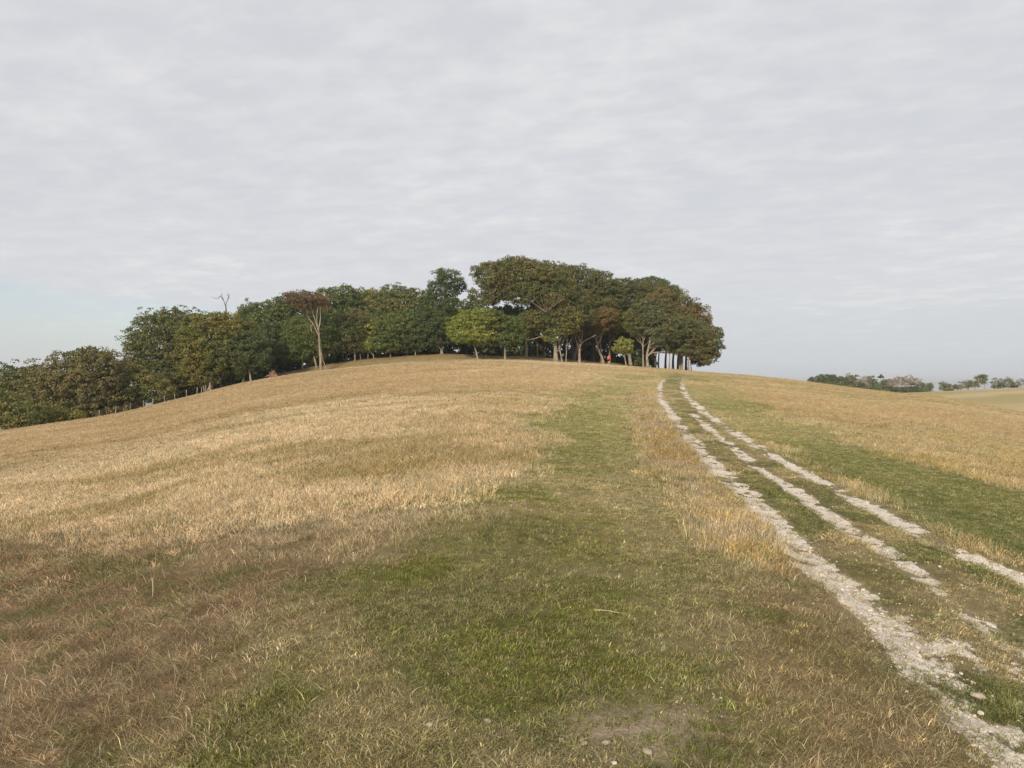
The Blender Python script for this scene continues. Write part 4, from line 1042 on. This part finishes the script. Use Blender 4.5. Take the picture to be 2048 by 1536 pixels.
def build_person():
    px = 1217.5; Y = brow_depth(px) - .3; x = (px - 1024) / FPX * Y
    base = Vector((x, Y, gz(x, Y)))
    root = empty('person', base); tag(root, 'person in a red top and dark shorts walking away by the curved trunk', 'person')
    root.rotation_euler = (0, 0, math.radians(-14)); S = 1.04; root.scale = (S, S, S)
    skin = plain_mat('skin', (.55, .33, .24), .6, .1); red = plain_mat('red_top', (.85, .075, .05), .8, .1); dark = plain_mat('dark_shorts', (.03, .012, .014), .85, .2)
    hair = plain_mat('hair', (.07, .045, .03), .7, .2); shoe = plain_mat('shoes', (.22, .20, .19), .7, .2)
    V = []; E = []; Rr = []
    def v(p, r, par=None):
        V.append(p); Rr.append(r)
        if par is not None: E.append((par, len(V) - 1))
        return len(V) - 1
    # facing +y (away from the camera)
    pel = v((0, 0, .96), (.15, .11)); wai = v((0, .01, 1.10), (.13, .10), pel); che = v((0, .0, 1.28), (.155, .11), wai); sho = v((0, -.01, 1.42), (.12, .08), che)
    nek = v((0, 0, 1.50), .052, sho); jaw = v((0, .025, 1.57), .072, nek); hed = v((0, .01, 1.655), (.078, .092), jaw); crn = v((0, 0, 1.72), .055, hed)
    v((0, .105, 1.625), .012, hed); v((.082, 0, 1.63), .014, hed); v((-.082, 0, 1.63), .014, hed)    # nose and ears
    for s, ph in ((1, .16), (-1, -.14)):
        sh = v((.17 * s, -.01, 1.40), .058, sho); el = v((.245 * s, -.02 + ph * .3, 1.14), .043, sh); wr = v((.235 * s, .10 + ph * .6, .95), .028, el)
        pa = v((.230 * s, .13 + ph * .7, .88), (.020, .036), wr)
        for f, (dy, ln) in enumerate(((-.026, .070), (-.009, .082), (.009, .078), (.026, .062))):
            k1 = v((.226 * s, .135 + ph * .7 + dy, .845 - ln * .3), .0088, pa); v((.212 * s, .140 + ph * .72 + dy, .835 - ln * .9), .0078, k1)
        t1 = v((.215 * s, .175 + ph * .7, .875), .0098, pa); v((.205 * s, .190 + ph * .7, .845), .0085, t1)
        hi = v((.092 * s, 0, .90), .088, pel); kn = v((.10 * s, .05 - ph * .9 + .02, .50), .056, hi); ca = v((.10 * s, -.02 - ph * 1.2, .33), .052, kn); an = v((.10 * s, -.05 - ph * 1.5, .09), .034, ca)
        v((.105 * s, .10 - ph * 1.5, .035), .034, an)
    skinned('body', V, E, Rr, skin, root, 0, 1)
    # clothes lie a little outside the body
    def cloth(name, pts, edges, rad, mat): skinned(name, pts, edges, rad, mat, root, 0, 1)
    P = V
    sh1 = [i for i, p in enumerate(P) if abs(abs(p[0]) - .17) < 1e-6 and p[2] > 1.3]
    tv = [(0, 0, .94), P[wai], P[che], P[sho], (0, 0, 1.475)]; te = [(0, 1), (1, 2), (2, 3), (3, 4)]; tr_ = [(.172, .132), (.152, .122), (.178, .132), (.14, .10), .062]
    for i in sh1:
        tv.append(P[i]); te.append((3, len(tv) - 1)); tr_.append(.075)
        q = P[i + 1]; tv.append(tuple(a + (b - a) * .62 for a, b in zip(P[i], q))); te.append((len(tv) - 2, len(tv) - 1)); tr_.append(.064)
    cloth('red_top', tv, te, tr_, red)
    hips = [i for i, p in enumerate(P) if abs(p[2] - .90) < 1e-6 and abs(abs(p[0]) - .092) < 1e-6]
    tv = [(0, 0, .97)]; te = []; tr_ = [(.168, .128)]
    for i in hips:
        tv.append(P[i]); te.append((0, len(tv) - 1)); tr_.append(.108)
        q = P[i + 1]; tv.append(tuple(a + (b - a) * .82 for a, b in zip(P[i], q))); te.append((len(tv) - 2, len(tv) - 1)); tr_.append(.088)
    cloth('shorts', tv, te, tr_, dark)
    cloth('hair', [(0, -.02, 1.66), (0, -.005, 1.725), (0, -.05, 1.60)], [(0, 1), (0, 2)], [(.086, .085), .062, .055], hair)
    ank = [i for i, p in enumerate(P) if abs(p[2] - .035) < 1e-6]
    for i in ank:
        a, t = P[i - 1], P[i]
        skinned('shoe', [(a[0], a[1] - .03, .05), (t[0], (a[1] + t[1]) / 2, .045), (t[0], t[1], .035)], [(0, 1), (1, 2)], [.046, .045, .038], shoe, root, 0, 1)
    eye = plain_mat('eyes', (.04, .03, .025), .3, .1)
    for s in (1, -1):
        bm = bmesh.new(); bmesh.ops.create_uvsphere(bm, u_segments=8, v_segments=6, radius=.012)
        me = bpy.data.meshes.new('eye'); bm.to_mesh(me); bm.free(); o = link('eye', me, eye, root); o.location = (.032 * s, .088, 1.648)
    bm = bmesh.new(); bmesh.ops.create_uvsphere(bm, u_segments=8, v_segments=6, radius=.018)
    me = bpy.data.meshes.new('mouth'); bm.to_mesh(me); bm.free(); o = link('mouth', me, plain_mat('lips', (.42, .16, .14), .5, .1), root); o.location = (0, .088, 1.585); o.scale = (1.2, .4, .35)
build_person()

# ------------------------------------------------------------------ single stones, straws and sticks in the foreground
def stone(px, py, size, label, seed):
    x, y = ground_at(px, py); g = random.Random(seed)
    bm = bmesh.new(); bmesh.ops.create_icosphere(bm, subdivisions=2, radius=1)
    for v in bm.verts:
        n = .78 + .44 * float(vnoise(np.array([v.co.x * 1.6 + 7 + seed]), np.array([v.co.y * 1.6 + v.co.z + 7]), .8, seed)[0])
        n *= g.uniform(.86, 1.14); v.co = Vector((v.co.x * n * size, v.co.y * n * size * .75, v.co.z * n * size * .42))
    me = bpy.data.meshes.new('chalk_stone'); bm.to_mesh(me); bm.free()
    o = link('chalk_stone', me, M_STONEB); o.location = (x, y, gz(x, y) - size * .02 + .006); o.rotation_euler = (0, 0, g.uniform(0, 3)); tag(o, label, 'stone', 'chalk stones on the bare soil')
stone(1212, 1489, .019, 'white chalk stone on bare soil, the brightest at the bottom centre', 1)
stone(1169, 1493, .020, 'small white chalk stone just left of the brightest one', 2)
stone(1294, 1510, .024, 'flat pale chalk stone right of the brightest one at the bottom edge', 3)
stone(975, 1447, .019, 'flat grey chalk stone left on the bare soil patch', 4)
stone(860, 1455, .022, 'grey flint stone at the left end of the bare soil patch', 5)
stone(1955, 1393, .038, 'large pale stone beside the left rut at the lower right', 8)
stone(2030, 1330, .022, 'white stone between the ruts at the right edge', 9)

def strand(name, label, cat, pix, lift, r, col):
    pts = []
    for (px, py), l in zip(pix, lift):
        x, y = ground_at(px, py); pts.append(Vector((x, y, gz(x, y) + l)))
    q = smooth_path(pts, 10); base = q[0].copy()
    o = link(name, Tubes().add(q, [r * (1 - .05 * i) for i in range(10)], 5).mesh(name, base), plain_mat(name, col, .8, .2)); o.location = base; tag(o, label, cat)
strand('straw', 'single long pale straw lying on the green grass', 'straw', [(1188, 1233), (1212, 1235), (1240, 1239)], (.05, .05, .05), .0022, (.62, .50, .32))
strand('stick', 'dark thin stick lying in the brown grass at left', 'stick', [(84, 1166), (130, 1178), (165, 1186)], (.06, .055, .05), .006, (.16, .10, .07))
strand('stick', 'dark bent stick lying right of the other stick at left', 'stick', [(180, 1186), (215, 1194), (250, 1197)], (.05, .05, .05), .005, (.14, .09, .06))
def stalk():
    x, y = ground_at(305, 1192); b = Vector((x, y, gz(x, y))); h = .17
    root = empty('seed_stalk', b); tag(root, 'upright dead stalk with a dark seed head in the brown grass', 'plant stalk')
    q = smooth_path([b, b + Vector((.004, 0, h * .5)), b + Vector((-.004, 0, h))], 6)
    link('stem', Tubes().add(q, [.0035] * 6, 5).mesh('stem', b), plain_mat('stalk', (.55, .42, .28), .8), root)
    t = q[-1]; link('seed_head', Tubes().add([t, t + Vector((-.004, 0, .012)), t + Vector((-.008, 0, .03)), t + Vector((-.016, 0, .06))], [.005, .009, .006, .001], 6).mesh('seed_head', b), plain_mat('seed', (.17, .11, .07), .9), root)
stalk()

# ------------------------------------------------------------------ the air
def build_haze():
    bm = bmesh.new(); bmesh.ops.create_cube(bm, size=1.0)
    z0, z1, w = -140.0, 42.0, 62000.0
    for v in bm.verts: v.co = Vector((v.co.x * w, v.co.y * w, z0 + (v.co.z + .5) * (z1 - z0)))
    me = bpy.data.meshes.new('haze'); bm.to_mesh(me); bm.free()
    m = new_mat('haze_air'); t = m.node_tree
    pv = N(t, 'ShaderNodeVolumePrincipled'); pv.inputs['Color'].default_value = (.92, .95, 1.0, 1); pv.inputs['Density'].default_value = .0002
    pv.inputs['Anisotropy'].default_value = .2
    o = N(t, 'ShaderNodeOutputMaterial'); t.links.new(pv.outputs[0], o.inputs['Volume'])
    h = link('haze', me, m); tag(h, 'thin pale haze lying over the far country', 'haze', kind='stuff')
USE_HAZE = True
if USE_HAZE: build_haze()
